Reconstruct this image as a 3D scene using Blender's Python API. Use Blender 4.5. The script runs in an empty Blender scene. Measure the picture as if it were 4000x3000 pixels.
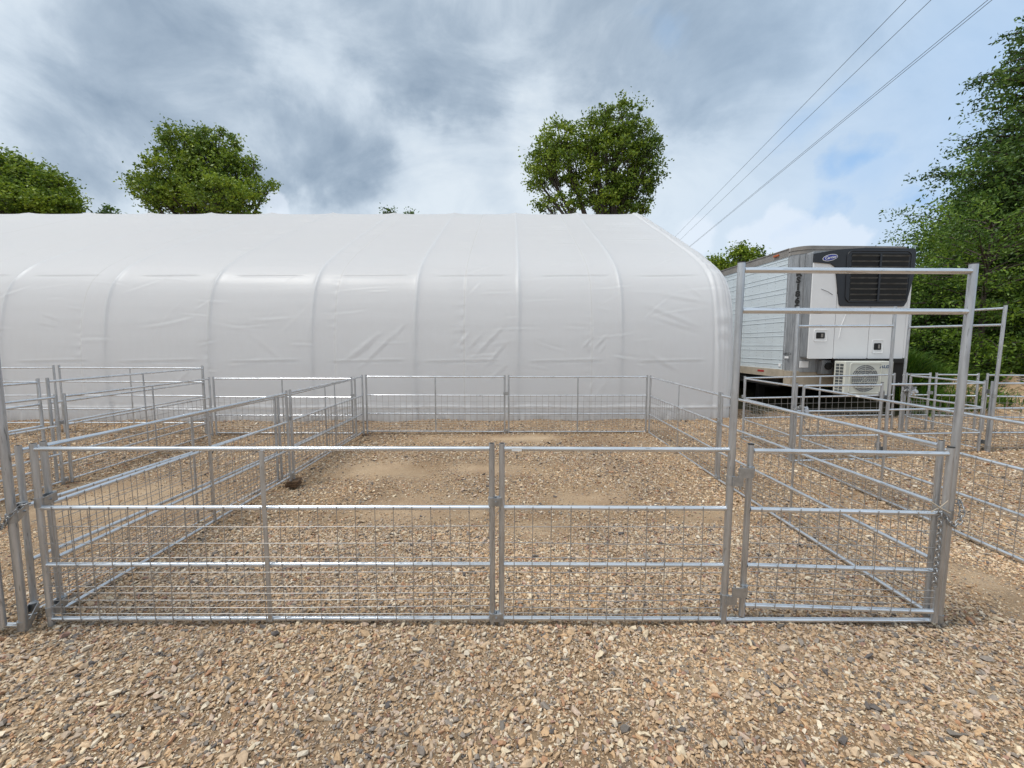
import bpy, bmesh, math, random
import numpy as np
from mathutils import Vector, Matrix, noise
random.seed(7); rng = np.random.default_rng(7)
C = bpy.context.scene.collection
R = math.radians
F_PX, PITCH, YAW, EYE = 1668.85, 0.0913, -0.0018, 1.6

def at(px, py, Y):                       # a point of the place, Y metres in front of the eye
    x = (px-2000)/F_PX; y = -(py-1500)/F_PX
    c, s = math.cos(PITCH), math.sin(PITCH)
    d = (x, c+y*s, -s+y*c)
    c, s = math.cos(YAW), math.sin(YAW)
    X, Yd = c*d[0]+s*d[1], -s*d[0]+c*d[1]
    t = Y/Yd
    return Vector((X*t, Y, EYE+d[2]*t))

# ------------------------------------------------------------------ materials
def new_mat(name):
    m = bpy.data.materials.new(name); m.use_nodes = True
    nt = m.node_tree; b = nt.nodes['Principled BSDF']
    return m, nt, b
def N(nt, t, **kw):
    n = nt.nodes.new(t)
    for k, v in kw.items():
        if k in n.inputs: n.inputs[k].default_value = v
        else: setattr(n, k, v)
    return n
def ramp(nt, stops, interp='LINEAR'):
    n = nt.nodes.new('ShaderNodeValToRGB'); cr = n.color_ramp; cr.interpolation = interp
    while len(cr.elements) > 1: cr.elements.remove(cr.elements[0])
    cr.elements[0].position = stops[0][0]; cr.elements[0].color = (*stops[0][1], 1)
    for p, c in stops[1:]:
        e = cr.elements.new(p); e.color = (*c, 1)
    return n
def L(nt, a, b): nt.links.new(a, b)
def lin(r, g, b):
    f = lambda c: (c/255/12.92) if c/255 <= .04045 else ((c/255+.055)/1.055)**2.4
    return (f(r), f(g), f(b))

def mat_simple(name, col, rough=.6, metal=0., var=.15, scale=6., bump=0., bscale=40., spec=.5):
    m, nt, b = new_mat(name)
    tc = N(nt, 'ShaderNodeTexCoord')
    n = N(nt, 'ShaderNodeTexNoise', Scale=scale, Detail=6., Roughness=.6); L(nt, tc.outputs['Object'], n.inputs['Vector'])
    r = ramp(nt, [(.25, tuple(c*(1-var) for c in col)), (.75, tuple(min(1, c*(1+var)) for c in col))])
    L(nt, n.outputs['Fac'], r.inputs['Fac']); L(nt, r.outputs['Color'], b.inputs['Base Color'])
    b.inputs['Roughness'].default_value = rough; b.inputs['Metallic'].default_value = metal
    b.inputs['Specular IOR Level'].default_value = spec
    if bump:
        n2 = N(nt, 'ShaderNodeTexNoise', Scale=bscale, Detail=4.); L(nt, tc.outputs['Object'], n2.inputs['Vector'])
        bp = N(nt, 'ShaderNodeBump', Strength=bump, Distance=.01); L(nt, n2.outputs['Fac'], bp.inputs['Height'])
        L(nt, bp.outputs['Normal'], b.inputs['Normal'])
    return m

def mat_galv(name, lo, hi, r0, r1, stretch, metal=.85):
    m, nt, b = new_mat(name)
    tc = N(nt, 'ShaderNodeTexCoord'); mp = N(nt, 'ShaderNodeMapping'); mp.inputs['Scale'].default_value = stretch
    L(nt, tc.outputs['Object'], mp.inputs['Vector'])
    n = N(nt, 'ShaderNodeTexNoise', Scale=9., Detail=7., Roughness=.65); L(nt, mp.outputs['Vector'], n.inputs['Vector'])
    g3 = lambda v: (v*.97, v*1.0, v*1.04)
    r = ramp(nt, [(.3, g3(lo)), (.5, g3((lo+hi)/2)), (.72, g3(hi))]); L(nt, n.outputs['Fac'], r.inputs['Fac'])
    n3 = N(nt, 'ShaderNodeTexNoise', Scale=26., Detail=3.); L(nt, mp.outputs['Vector'], n3.inputs['Vector'])
    dk = ramp(nt, [(.63, (1, 1, 1)), (.70, (.45, .45, .44))]); L(nt, n3.outputs['Fac'], dk.inputs['Fac'])
    mx = N(nt, 'ShaderNodeMix', data_type='RGBA', blend_type='MULTIPLY'); mx.inputs[0].default_value = .8
    L(nt, r.outputs['Color'], mx.inputs[6]); L(nt, dk.outputs['Color'], mx.inputs[7]); L(nt, mx.outputs[2], b.inputs['Base Color'])
    mr = N(nt, 'ShaderNodeMapRange'); mr.inputs['To Min'].default_value = r0; mr.inputs['To Max'].default_value = r1
    L(nt, n.outputs['Fac'], mr.inputs['Value']); L(nt, mr.outputs['Result'], b.inputs['Roughness'])
    b.inputs['Metallic'].default_value = metal
    bp = N(nt, 'ShaderNodeBump', Strength=.12, Distance=.002); L(nt, n3.outputs['Fac'], bp.inputs['Height']); L(nt, bp.outputs['Normal'], b.inputs['Normal'])
    return m
M = {}
M['rail'] = mat_galv('galvanised rail', .58, .86, .2, .36, (.4, 3, 3), .90)
M['post'] = mat_galv('galvanised post', .40, .68, .30, .48, (4, 4, .4), .88)
M['wire'] = mat_simple('galvanised wire', (.40, .385, .37), .42, .75)
M['clamp'] = mat_simple('clamp steel', (.42, .43, .44), .4, .85, .25, 30)
M['chain'] = mat_simple('chain steel', (.34, .34, .34), .42, .85, .2, 40)
M['dark'] = mat_simple('dark hollow', (.012, .012, .012), .8)  # near-black painted in for the shade inside hollows and openings
M['cap'] = mat_simple('black plastic cap', (.03, .03, .03), .5)
M['wood'] = mat_simple('old wood', (.13, .075, .04), .9, 0, .5, 14, .5, 60)
M['sticker'] = mat_simple('paper sticker', (.75, .75, .74), .6)

def mat_stone():
    m, nt, b = new_mat('gravel stone')
    g = N(nt, 'ShaderNodeNewGeometry')
    cols = [(0, lin(189,163,132)), (.12, lin(205,182,154)), (.26, lin(193,171,145)), (.38, lin(215,201,176)), (.49, lin(175,160,144)),
            (.58, lin(199,169,134)), (.67, lin(150,142,134)), (.74, lin(221,210,191)), (.81, lin(177,139,110)), (.85, lin(123,118,113)), (.89, lin(197,178,161)), (.95, lin(160,129,115)), (.975, lin(104,100,99))]
    r = ramp(nt, cols, 'CONSTANT'); L(nt, g.outputs['Random Per Island'], r.inputs['Fac'])
    tc = N(nt, 'ShaderNodeTexCoord')
    n = N(nt, 'ShaderNodeTexNoise', Scale=70., Detail=6., Roughness=.65); L(nt, tc.outputs['Object'], n.inputs['Vector'])
    r2 = ramp(nt, [(.3, (.70, .68, .66)), (.7, (1.12, 1.1, 1.07))]); L(nt, n.outputs['Fac'], r2.inputs['Fac'])
    mx = N(nt, 'ShaderNodeMix', data_type='RGBA', blend_type='MULTIPLY'); mx.inputs[0].default_value = 1.
    L(nt, r.outputs['Color'], mx.inputs[6]); L(nt, r2.outputs['Color'], mx.inputs[7])
    n4 = N(nt, 'ShaderNodeTexNoise', Scale=.55, Detail=3.); L(nt, tc.outputs['Object'], n4.inputs['Vector'])
    r4 = ramp(nt, [(.35, (.78, .78, .80)), (.65, (1.1, 1.05, .99))]); L(nt, n4.outputs['Fac'], r4.inputs['Fac'])
    mx2 = N(nt, 'ShaderNodeMix', data_type='RGBA', blend_type='MULTIPLY'); mx2.inputs[0].default_value = 1.
    L(nt, mx.outputs[2], mx2.inputs[6]); L(nt, r4.outputs['Color'], mx2.inputs[7]); L(nt, mx2.outputs[2], b.inputs['Base Color'])
    b.inputs['Roughness'].default_value = .82; b.inputs['Specular IOR Level'].default_value = .3
    return m
M['stone'] = mat_stone()

def mat_ground():
    m, nt, b = new_mat('sandy gravel ground')
    tc = N(nt, 'ShaderNodeTexCoord')
    v = N(nt, 'ShaderNodeTexVoronoi', Scale=46., Randomness=1.); L(nt, tc.outputs['Object'], v.inputs['Vector'])
    sp = N(nt, 'ShaderNodeSeparateColor'); L(nt, v.outputs['Color'], sp.inputs['Color'])
    cols = [(0, lin(181,156,127)), (.2, lin(201,177,148)), (.4, lin(191,167,139)), (.55, lin(209,193,169)), (.7, lin(161,145,131)), (.82, lin(175,138,110)), (.88, lin(127,120,115)), (.93, lin(199,183,162))]
    rc = ramp(nt, cols, 'CONSTANT'); L(nt, sp.outputs[0], rc.inputs['Fac'])
    n = N(nt, 'ShaderNodeTexNoise', Scale=1.1, Detail=7., Roughness=.6); L(nt, tc.outputs['Object'], n.inputs['Vector'])
    sand = ramp(nt, [(.3, lin(171,143,116)), (.5, lin(194,169,139)), (.7, lin(207,184,155))]); L(nt, n.outputs['Fac'], sand.inputs['Fac'])
    nf = N(nt, 'ShaderNodeTexNoise', Scale=160., Detail=4., Roughness=.7); L(nt, tc.outputs['Object'], nf.inputs['Vector'])
    rf = ramp(nt, [(.3, (.72, .7, .68)), (.7, (1.12, 1.12, 1.12))]); L(nt, nf.outputs['Fac'], rf.inputs['Fac'])
    mxs = N(nt, 'ShaderNodeMix', data_type='RGBA', blend_type='MULTIPLY'); mxs.inputs[0].default_value = 1.
    L(nt, sand.outputs['Color'], mxs.inputs[6]); L(nt, rf.outputs['Color'], mxs.inputs[7])
    n2 = N(nt, 'ShaderNodeTexNoise', Scale=2.3, Detail=5., Roughness=.65); L(nt, tc.outputs['Object'], n2.inputs['Vector'])
    rm = ramp(nt, [(.42, (0, 0, 0)), (.55, (.75, .75, .75))]); L(nt, n2.outputs['Fac'], rm.inputs['Fac'])
    mx = N(nt, 'ShaderNodeMix', data_type='RGBA'); L(nt, rm.outputs['Color'], mx.inputs[0]); L(nt, mxs.outputs[2], mx.inputs[6]); L(nt, rc.outputs['Color'], mx.inputs[7])
    sa = N(nt, 'ShaderNodeAttribute', attribute_name='sand'); bare = N(nt, 'ShaderNodeMix', data_type='RGBA', blend_type='MULTIPLY'); bare.inputs[0].default_value = 1.
    L(nt, mx.outputs[2], bare.inputs[6]); bare.inputs[7].default_value = (.60, .56, .52, 1)  # ground between stones darkened in colour to stand in for shaded gaps
    fin = N(nt, 'ShaderNodeMix', data_type='RGBA'); L(nt, sa.outputs['Fac'], fin.inputs[0]); L(nt, bare.outputs[2], fin.inputs[6]); L(nt, mxs.outputs[2], fin.inputs[7])
    L(nt, fin.outputs[2], b.inputs['Base Color'])
    ad = N(nt, 'ShaderNodeMath', operation='MULTIPLY_ADD'); L(nt, v.outputs['Distance'], ad.inputs[0]); ad.inputs[1].default_value = -1.; L(nt, nf.outputs['Fac'], ad.inputs[2])
    bp = N(nt, 'ShaderNodeBump', Strength=.9, Distance=.012); L(nt, ad.outputs[0], bp.inputs['Height']); L(nt, bp.outputs['Normal'], b.inputs['Normal'])
    b.inputs['Roughness'].default_value = .9; b.inputs['Specular IOR Level'].default_value = .2
    return m
M['ground'] = mat_ground()
M['dirt'] = mat_simple('excavated dirt', (.42, .29, .18), .95, 0, .45, 5, .9, 25, .2)
M['forest_floor'] = mat_simple('weedy soil', (.06, .055, .03), .95, 0, .5, 3, .6, 20, .2)

def mat_leaf(name, cols, trans=.25, nscale=.7):
    m, nt, b = new_mat(name)
    g = N(nt, 'ShaderNodeNewGeometry')
    r = ramp(nt, cols); L(nt, g.outputs['Random Per Island'], r.inputs['Fac'])
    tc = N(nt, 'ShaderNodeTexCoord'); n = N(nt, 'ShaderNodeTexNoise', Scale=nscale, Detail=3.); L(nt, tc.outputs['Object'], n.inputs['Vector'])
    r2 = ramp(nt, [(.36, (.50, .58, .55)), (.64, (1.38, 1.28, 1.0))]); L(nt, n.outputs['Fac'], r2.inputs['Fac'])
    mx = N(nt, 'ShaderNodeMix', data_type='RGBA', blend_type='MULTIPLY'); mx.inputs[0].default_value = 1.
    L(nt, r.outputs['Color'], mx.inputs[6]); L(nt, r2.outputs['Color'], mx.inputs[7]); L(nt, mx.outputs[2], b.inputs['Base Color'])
    b.inputs['Roughness'].default_value = .5; b.inputs['Specular IOR Level'].default_value = .35
    tr = N(nt, 'ShaderNodeBsdfTranslucent'); L(nt, mx.outputs[2], tr.inputs['Color'])
    ms = N(nt, 'ShaderNodeMixShader'); ms.inputs[0].default_value = trans
    L(nt, b.outputs[0], ms.inputs[1]); L(nt, tr.outputs[0], ms.inputs[2]); L(nt, ms.outputs[0], nt.nodes['Material Output'].inputs['Surface'])
    return m
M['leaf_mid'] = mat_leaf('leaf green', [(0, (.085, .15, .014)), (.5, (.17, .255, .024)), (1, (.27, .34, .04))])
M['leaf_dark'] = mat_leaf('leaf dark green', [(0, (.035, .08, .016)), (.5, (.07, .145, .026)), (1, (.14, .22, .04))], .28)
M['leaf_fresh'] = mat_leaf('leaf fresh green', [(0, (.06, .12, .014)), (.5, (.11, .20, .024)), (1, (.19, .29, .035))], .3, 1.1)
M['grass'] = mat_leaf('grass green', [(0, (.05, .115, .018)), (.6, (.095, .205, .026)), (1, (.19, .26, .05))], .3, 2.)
M['bark'] = mat_simple('bark', (.075, .06, .048), .95, 0, .4, 5, .5, 20)

def mat_tent():
    m, nt, b = new_mat('white tarpaulin')
    at_ = N(nt, 'ShaderNodeAttribute', attribute_name='grime_seams')
    tc = N(nt, 'ShaderNodeTexCoord'); mp = N(nt, 'ShaderNodeMapping'); mp.inputs['Scale'].default_value = (3, 3, .7); L(nt, tc.outputs['Object'], mp.inputs['Vector'])
    n = N(nt, 'ShaderNodeTexNoise', Scale=4., Detail=8., Roughness=.7); L(nt, mp.outputs['Vector'], n.inputs['Vector'])
    mm = N(nt, 'ShaderNodeMath', operation='MULTIPLY'); L(nt, at_.outputs['Fac'], mm.inputs[0])
    r = ramp(nt, [(.3, (.35,)*3), (.65, (1,)*3)]); L(nt, n.outputs['Fac'], r.inputs['Fac']); L(nt, r.outputs['Color'], mm.inputs[1])
    mx = N(nt, 'ShaderNodeMix', data_type='RGBA'); L(nt, mm.outputs[0], mx.inputs[0]); mx.inputs[6].default_value = (.885, .893, .91, 1); mx.inputs[7].default_value = (.42, .37, .31, 1)
    L(nt, mx.outputs[2], b.inputs['Base Color'])
    b.inputs['Roughness'].default_value = .40; b.inputs['Specular IOR Level'].default_value = .32
    n2 = N(nt, 'ShaderNodeTexNoise', Scale=1.6, Detail=5., Roughness=.55); mp2 = N(nt, 'ShaderNodeMapping'); mp2.inputs['Scale'].default_value = (.6, 4, 5)
    L(nt, tc.outputs['Object'], mp2.inputs['Vector']); L(nt, mp2.outputs['Vector'], n2.inputs['Vector'])
    bp = N(nt, 'ShaderNodeBump', Strength=.16, Distance=.02); L(nt, n2.outputs['Fac'], bp.inputs['Height'])
    n3 = N(nt, 'ShaderNodeTexNoise', Scale=90., Detail=2.); L(nt, tc.outputs['Object'], n3.inputs['Vector'])
    bp2 = N(nt, 'ShaderNodeBump', Strength=.12, Distance=.004); L(nt, n3.outputs['Fac'], bp2.inputs['Height']); L(nt, bp.outputs['Normal'], bp2.inputs['Normal'])
    L(nt, bp2.outputs['Normal'], b.inputs['Normal'])
    tr = N(nt, 'ShaderNodeBsdfTranslucent'); L(nt, mx.outputs[2], tr.inputs['Color']); ms = N(nt, 'ShaderNodeMixShader'); ms.inputs[0].default_value = .5
    L(nt, b.outputs[0], ms.inputs[1]); L(nt, tr.outputs[0], ms.inputs[2]); L(nt, ms.outputs[0], nt.nodes['Material Output'].inputs['Surface'])
    return m
M['tent'] = mat_tent()
M['twhite'] = mat_simple('trailer white sheet', (.62, .68, .71), .32, .15, .06, 3)
M['alu'] = mat_galv('worn aluminium', .20, .42, .35, .6, (6, 6, .35), .45)
M['aluroof'] = mat_simple('weathered roof rail', (.26, .24, .22), .6, .3, .2, 4)
M['skirt'] = mat_simple('dusty beige rail', (.42, .36, .28), .7, .1, .2, 5)
M['uwhite'] = mat_simple('white fibreglass', (.80, .80, .80), .3, 0, .03, 3)
M['unitblack'] = mat_simple('black shroud plastic', (.014, .016, .021), .42, 0, .2, 6)
M['louvre'] = mat_simple('grey louvre', (.10, .11, .115), .6, 0, .7, 4)
M['blue'] = mat_simple('logo blue', (.015, .03, .30), .4, 0, .03)
M['white'] = mat_simple('lettering white', (.8, .8, .8), .5, 0, .02)
M['black'] = mat_simple('lettering black', (.015, .015, .015), .6, 0, .1)
M['red'] = mat_simple('red reflector', (.35, .02, .015), .4, 0, .2)
M['amber'] = mat_simple('amber lamp', (.45, .10, .02), .3)
M['acbeige'] = mat_simple('ac casing', (.62, .63, .57), .45, 0, .05, 3)
M['acgrey'] = mat_simple('ac fan grey', (.20, .21, .22), .6, 0, .2, 12)
M['under'] = mat_simple('underbody', (.02, .019, .018), .8, .2, .3, 4)
M['auxblue'] = mat_simple('aux lettering', (.01, .06, .16), .5)
M['plastic'] = mat_simple('carrier bag plastic', (.6, .62, .66), .25, 0, .2, 20)
M['cable'] = mat_simple('power cable', (.10, .11, .12), .5, .4)

# ------------------------------------------------------------------ mesh helpers
class MB:
    def __init__(s): s.v = []; s.f = []; s.sm = []; s.mi = []
    def add(s, vs, fs, smooth=False, mi=0):
        o = len(s.v); s.v += [tuple(v) for v in vs]; s.f += [tuple(i+o for i in f) for f in fs]
        s.sm += [smooth]*len(fs); s.mi += [mi]*len(fs); return s
    def box(s, a, b, mi=0, rot=None):
        (x0, y0, z0), (x1, y1, z1) = a, b
        v = [(x0,y0,z0),(x1,y0,z0),(x1,y1,z0),(x0,y1,z0),(x0,y0,z1),(x1,y0,z1),(x1,y1,z1),(x0,y1,z1)]
        return s.add(v, [(0,3,2,1),(4,5,6,7),(0,1,5,4),(1,2,6,5),(2,3,7,6),(3,0,4,7)], False, mi)
    def bbox(s, a, b, bev=.006, mi=0):                    # bevelled box
        bm = bmesh.new(); c = [(a[i]+b[i])/2 for i in range(3)]; d = [abs(b[i]-a[i]) for i in range(3)]
        bmesh.ops.create_cube(bm, size=1, matrix=Matrix.Translation(c) @ Matrix.Diagonal((*d, 1)))
        bmesh.ops.bevel(bm, geom=bm.edges[:], offset=bev, segments=2, affect='EDGES', profile=.5)
        bm.verts.ensure_lookup_table(); bm.verts.index_update()
        s.add([v.co for v in bm.verts], [[v.index for v in f.verts] for f in bm.faces], False, mi); bm.free(); return s
    def tube(s, p, q, r, n=12, r2=None, cap=True, mi=0):
        p = Vector(p); q = Vector(q); r2 = r if r2 is None else r2
        d = (q-p).normalized(); u = d.orthogonal().normalized() if abs(d.z) < .99 else Vector((1,0,0)); w = d.cross(u)
        vs = []
        for (c, rr) in ((p, r), (q, r2)):
            for i in range(n):
                a = 2*math.pi*i/n; vs.append(c+u*math.cos(a)*rr+w*math.sin(a)*rr)
        s.add(vs, [(i, (i+1)%n, n+(i+1)%n, n+i) for i in range(n)], True, mi)
        if cap:
            s.add(vs[:n], [tuple(range(n))[::-1]], False, mi); s.add(vs[n:], [tuple(range(n))], False, mi)
        return s
    def path(s, pts, rs, n=8, closed=False, mi=0):
        pts = [Vector(p) for p in pts]; k = len(pts)
        if not hasattr(rs, '__len__'): rs = [rs]*k
        vs = []; u = None
        for i in range(k):
            a = pts[(i-1)%k] if (closed or i) else pts[i]; b = pts[(i+1)%k] if (closed or i < k-1) else pts[i]
            d = (b-a); d = d.normalized() if d.length > 1e-9 else Vector((0,0,1))
            if u is None: u = d.orthogonal().normalized()
            u = (u-d*u.dot(d)); u = u.normalized() if u.length > 1e-6 else d.orthogonal().normalized()
            w = d.cross(u)
            for j in range(n):
                t = 2*math.pi*j/n; vs.append(pts[i]+(u*math.cos(t)+w*math.sin(t))*rs[i])
        fs = []
        for i in range(k if closed else k-1):
            a, b = i*n, ((i+1)%k)*n
            fs += [(a+j, a+(j+1)%n, b+(j+1)%n, b+j) for j in range(n)]
        s.add(vs, fs, True, mi)
        if not closed: s.add(vs[:n], [tuple(range(n))[::-1]]); s.add(vs[-n:], [tuple(range(n))])
        return s
    def pipe(s, x, y, z0, z1, r, n=16, cap='hollow'):     # upright pipe; open top or plastic cap
        s.tube((x,y,z0), (x,y,z1), r, n, cap=False)
        s.add([(x+r*math.cos(2*math.pi*i/n), y+r*math.sin(2*math.pi*i/n), z0) for i in range(n)], [tuple(range(n))[::-1]])
        if cap == 'hollow':
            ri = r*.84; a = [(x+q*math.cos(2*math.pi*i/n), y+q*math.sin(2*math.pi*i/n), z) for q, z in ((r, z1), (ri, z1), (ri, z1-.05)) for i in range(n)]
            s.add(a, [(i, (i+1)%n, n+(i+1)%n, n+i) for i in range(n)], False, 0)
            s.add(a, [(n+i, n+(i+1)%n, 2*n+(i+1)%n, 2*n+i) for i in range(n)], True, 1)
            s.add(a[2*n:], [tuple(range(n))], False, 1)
        else:
            s.tube((x,y,z1), (x,y,z1+.006), r*1.03, n, mi=1)
        return s
    def mesh(s, name, mats):
        me = bpy.data.meshes.new(name); me.from_pydata(s.v, [], s.f)
        me.polygons.foreach_set('use_smooth', s.sm); me.polygons.foreach_set('material_index', s.mi)
        for m in (mats if isinstance(mats, (list, tuple)) else [mats]): me.materials.append(m)
        me.update(); return me
    def build(s, name, mats, parent=None): return link(name, s.mesh(name, mats), parent)
def link(name, me, parent=None):
    o = bpy.data.objects.new(name, me); C.objects.link(o)
    if parent: o.parent = parent
    return o
def tag(o, label=None, cat=None, group=None, kind=None):
    for k, v in (('label', label), ('category', cat), ('group', group), ('kind', kind)):
        if v: o[k] = v
    return o
def thing(name, label, cat, group=None, loc=(0,0,0)):
    o = bpy.data.objects.new(name, None); o.location = loc; o.empty_display_size = .1; C.objects.link(o)
    return tag(o, label, cat, group)
def np_mesh(name, V, Fq, mat, smooth=False):             # V (n,3), Fq (m,k) numpy
    me = bpy.data.meshes.new(name); k = Fq.shape[1]
    me.vertices.add(len(V)); me.vertices.foreach_set('co', V.astype(np.float32).ravel())
    me.loops.add(Fq.size); me.loops.foreach_set('vertex_index', Fq.astype(np.int32).ravel())
    me.polygons.add(len(Fq)); me.polygons.foreach_set('loop_start', np.arange(0, Fq.size, k, dtype=np.int32)); me.polygons.foreach_set('loop_total', np.full(len(Fq), k, dtype=np.int32))
    me.update(calc_edges=True); me.polygons.foreach_set('use_smooth', np.full(len(Fq), smooth)); me.materials.append(mat); me.validate()
    return me

# ------------------------------------------------------------------ ground
CTRL = [(-5.3,4.95,-.03,1.2),(-5.3,7.6,-.03,1.4),(-2.85,5.1,-.05,.45),(-2.75,7.6,-.02,1.0),(2.44,4.93,-.012,.6),(3.75,7.0,.03,1.3),(3.7,5.5,.035,1.0),(6.3,5.6,.06,1.3),(6.4,6.9,.085,1.3),(7.6,6.6,.09,1.2),(9.3,6.5,.09,1.5),(-1.12+.0,4.97,0,.3),(-2.60,4.93,-.07,.22)]
def gh(x, y):
    z = 0*x
    for cx, cy, h, s in CTRL: z = z+h*np.exp(-((x-cx)**2+(y-cy)**2)/(2*s*s))
    z = z+.006*np.sin(x*2.3+1)*np.sin(y*1.9)+.004*np.sin(x*5.1+y*3.3)
    z = z+.05*np.exp(-((y-8.75)/.16)**2)*(x < 4.6)*(.6+.4*np.sin(x*3.1))       # heaped against the tent skirt
    z = z-.012*np.exp(-((y-2.32)/.05)**2)*(x > -2.7)*(x < 2.5)*0
    m = 1/(1+np.exp(-(np.hypot(np.maximum(0, x-8.6), 0)*3-1.5)))*1/(1+np.exp(-(y-9.4)*2.6))
    return z+m*.15
def grid_axis(a, b, s): return np.arange(a, b, s)
gx = np.concatenate([[-400,-200,-100,-60,-40,-28,-22,-18], grid_axis(-15, 18, .1), [18,22,28,40,60,100,200,400]])
gy = np.concatenate([[-60,-25,-12,-6,-3,-1,0], grid_axis(.5, 14, .1), [14,16,19,24,32,45,70,120,250,500]])
XX, YY = np.meshgrid(gx, gy, indexing='xy'); ZZ = gh(XX, YY)
nx, ny = len(gx), len(gy); idx = np.arange(nx*ny).reshape(ny, nx)
Q = np.stack([idx[:-1,:-1], idx[:-1,1:], idx[1:,1:], idx[1:,:-1]], -1).reshape(-1, 4)
GROUND = link('ground', np_mesh('ground', np.stack([XX, YY, ZZ], -1).reshape(-1, 3), Q, M['ground'], True)); tag(GROUND, kind='structure')

# stone templates
def templates(n, npts, flat):
    out = []
    for _ in range(n):
        bm = bmesh.new()
        for i in range(npts):
            a = random.uniform(0, 2*math.pi); zz = random.uniform(-1, 1); rr = random.uniform(.75, 1.)*math.sqrt(max(.15, 1-zz*zz*.8))
            bm.verts.new((math.cos(a)*rr, math.sin(a)*rr*random.uniform(.6, .95), zz*flat))
        r = bmesh.ops.convex_hull(bm, input=bm.verts)
        bmesh.ops.delete(bm, geom=[v for v in bm.verts if not v.link_faces], context='VERTS')
        bmesh.ops.triangulate(bm, faces=bm.faces[:]); bm.verts.index_update()
        out.append((np.array([v.co[:] for v in bm.verts]), np.array([[v.index for v in f.verts] for f in bm.faces]))); bm.free()
    return out
def patch_noise(X, Y, s=.8):
    o = np.empty(len(X))
    for i in range(len(X)): o[i] = noise.fractal((X[i]*s, Y[i]*s, 3.3), 1., 2., 3)
    return o
SAND = [(-.75,4.05,.75,.38),(.25,3.6,.4,.22),(.75,4.3,.45,.3),(1.9,3.9,.35,.25),(-.1,7.2,1.1,.25),(-1.6,5.3,.8,.35),(-.4,5.4,.7,.3),(3.4,2.3,.3,.6),(-4.0,4.4,1.0,.9),(-3.6,3.4,.5,.6),(3.2,2.7,.25,.5)]
def sand_mask(X, Y):
    m = np.zeros(len(X))
    for cx, cy, a, b in SAND: m = np.maximum(m, np.exp(-(((X-cx)/a)**2+((Y-cy)/b)**2)))
    return m
_pn = np.array([noise.fractal((a*1.3, b*1.3, 7.), 1., 2., 5) for a, b in zip(XX.ravel(), YY.ravel())])
_a = GROUND.data.attributes.new('sand', 'FLOAT', 'POINT')
_a.data.foreach_set('value', np.clip(sand_mask(XX.ravel(), YY.ravel())*.7+_pn*.6-.05, 0, 1).astype(np.float32))
def scatter(n, y0, y1, smin, smean, sig, smax, T, keepfun, xr=1.26, xpad=.5, zoff=0.):
    y = np.sqrt(rng.uniform(y0*y0, y1*y1, n)); x = rng.uniform(-1, 1, n)*(xr*y+xpad)
    keep = keepfun(x, y); x, y = x[keep], y[keep]; n = len(x)
    sm = sand_mask(x, y)
    s = np.clip(rng.lognormal(math.log(smean), sig, n), smin, smax)*(1-.45*sm)*.5
    # random rotation: yaw + tilt
    yaw = rng.uniform(0, 2*np.pi, n); tx = rng.normal(0, .32, n); ty = rng.normal(0, .32, n)
    cz, sz, cx, sx, cy, sy = np.cos(yaw), np.sin(yaw), np.cos(tx), np.sin(tx), np.cos(ty), np.sin(ty)
    z = gh(x, y)+s*rng.uniform(-.05, .5, n)+zoff
    ax = rng.uniform(.8, 1.35, n); ay = rng.uniform(.55, 1.05, n)
    ti = rng.integers(0, len(T), n); VV = []; FF = []; off = 0
    for k, (tv, tf) in enumerate(T):
        sel = np.where(ti == k)[0]
        if not len(sel): continue
        P = tv[None]*np.stack([ax[sel], ay[sel], np.ones(len(sel))], -1)[:, None]*s[sel][:, None, None]
        X, Y, Z = P[..., 0], P[..., 1], P[..., 2]
        def e(a): return a[sel][:, None]
        Y, Z = Y*e(cx)-Z*e(sx), Y*e(sx)+Z*e(cx); X, Z = X*e(cy)+Z*e(sy), -X*e(sy)+Z*e(cy); X, Y = X*e(cz)-Y*e(sz), X*e(sz)+Y*e(cz)
        W = np.stack([X+e(x), Y+e(y), Z+e(z)], -1).reshape(-1, 3)
        nv = len(tv); VV.append(W); FF.append((tf[None]+(np.arange(len(sel))*nv)[:, None, None]+off).reshape(-1, 3)); off += len(W)
    return np.concatenate(VV), np.concatenate(FF)
def keep_near(x, y):
    sm = sand_mask(x, y); return (rng.uniform(0, 1, len(x)) > sm*.8) & ((y < 8.86) | (x > 4.6)) & (np.abs(x) < 12)
def keep_far(x, y):
    sm = sand_mask(x, y); pn = patch_noise(x, y, .9)
    return (rng.uniform(0, 1, len(x)) > sm*.75+np.clip(pn*.9+.05, 0, .55)) & ((y < 8.84) | (x > 4.6)) & (x < 10.2) & (x > -11.5)
TA = templates(26, 13, .42); TB = templates(16, 9, .5); TC = templates(8, 6, .6)
sets = [scatter(200000, 1.2, 3.7,   .007, .0175, .44, .062, TA, keep_near, xpad=1.3),
        scatter(70000, 1.2, 3.3, .004, .0095, .3, .016, TC, lambda x, y: np.abs(x) < 12, zoff=.001),
        scatter(108000, 3.7, 6.2, .011, .024, .38, .075, TB, keep_far, xpad=1.2),
        scatter(92000, 6.2, 10.0, .014, .030, .36, .085, TB, keep_far),
        scatter(14000, .2, 1.25, .010, .024, .4, .07, TA, lambda x, y: np.abs(x) < 9, xr=2., xpad=3.5), scatter(22000, 1.2, 7.5, .014, .03, .36, .07, TB, lambda x, y: np.abs(x) > 1.26*y+1.2, xr=1.26, xpad=4.5)]
sv = []; sf = []; off = 0
for v, f in sets: sv.append(v); sf.append(f+off); off += len(v)
tag(link('gravel', np_mesh('gravel', np.concatenate(sv), np.concatenate(sf), M['stone'])), 'loose tan, cream and grey angular gravel covering the yard', 'gravel', kind='stuff')

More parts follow.
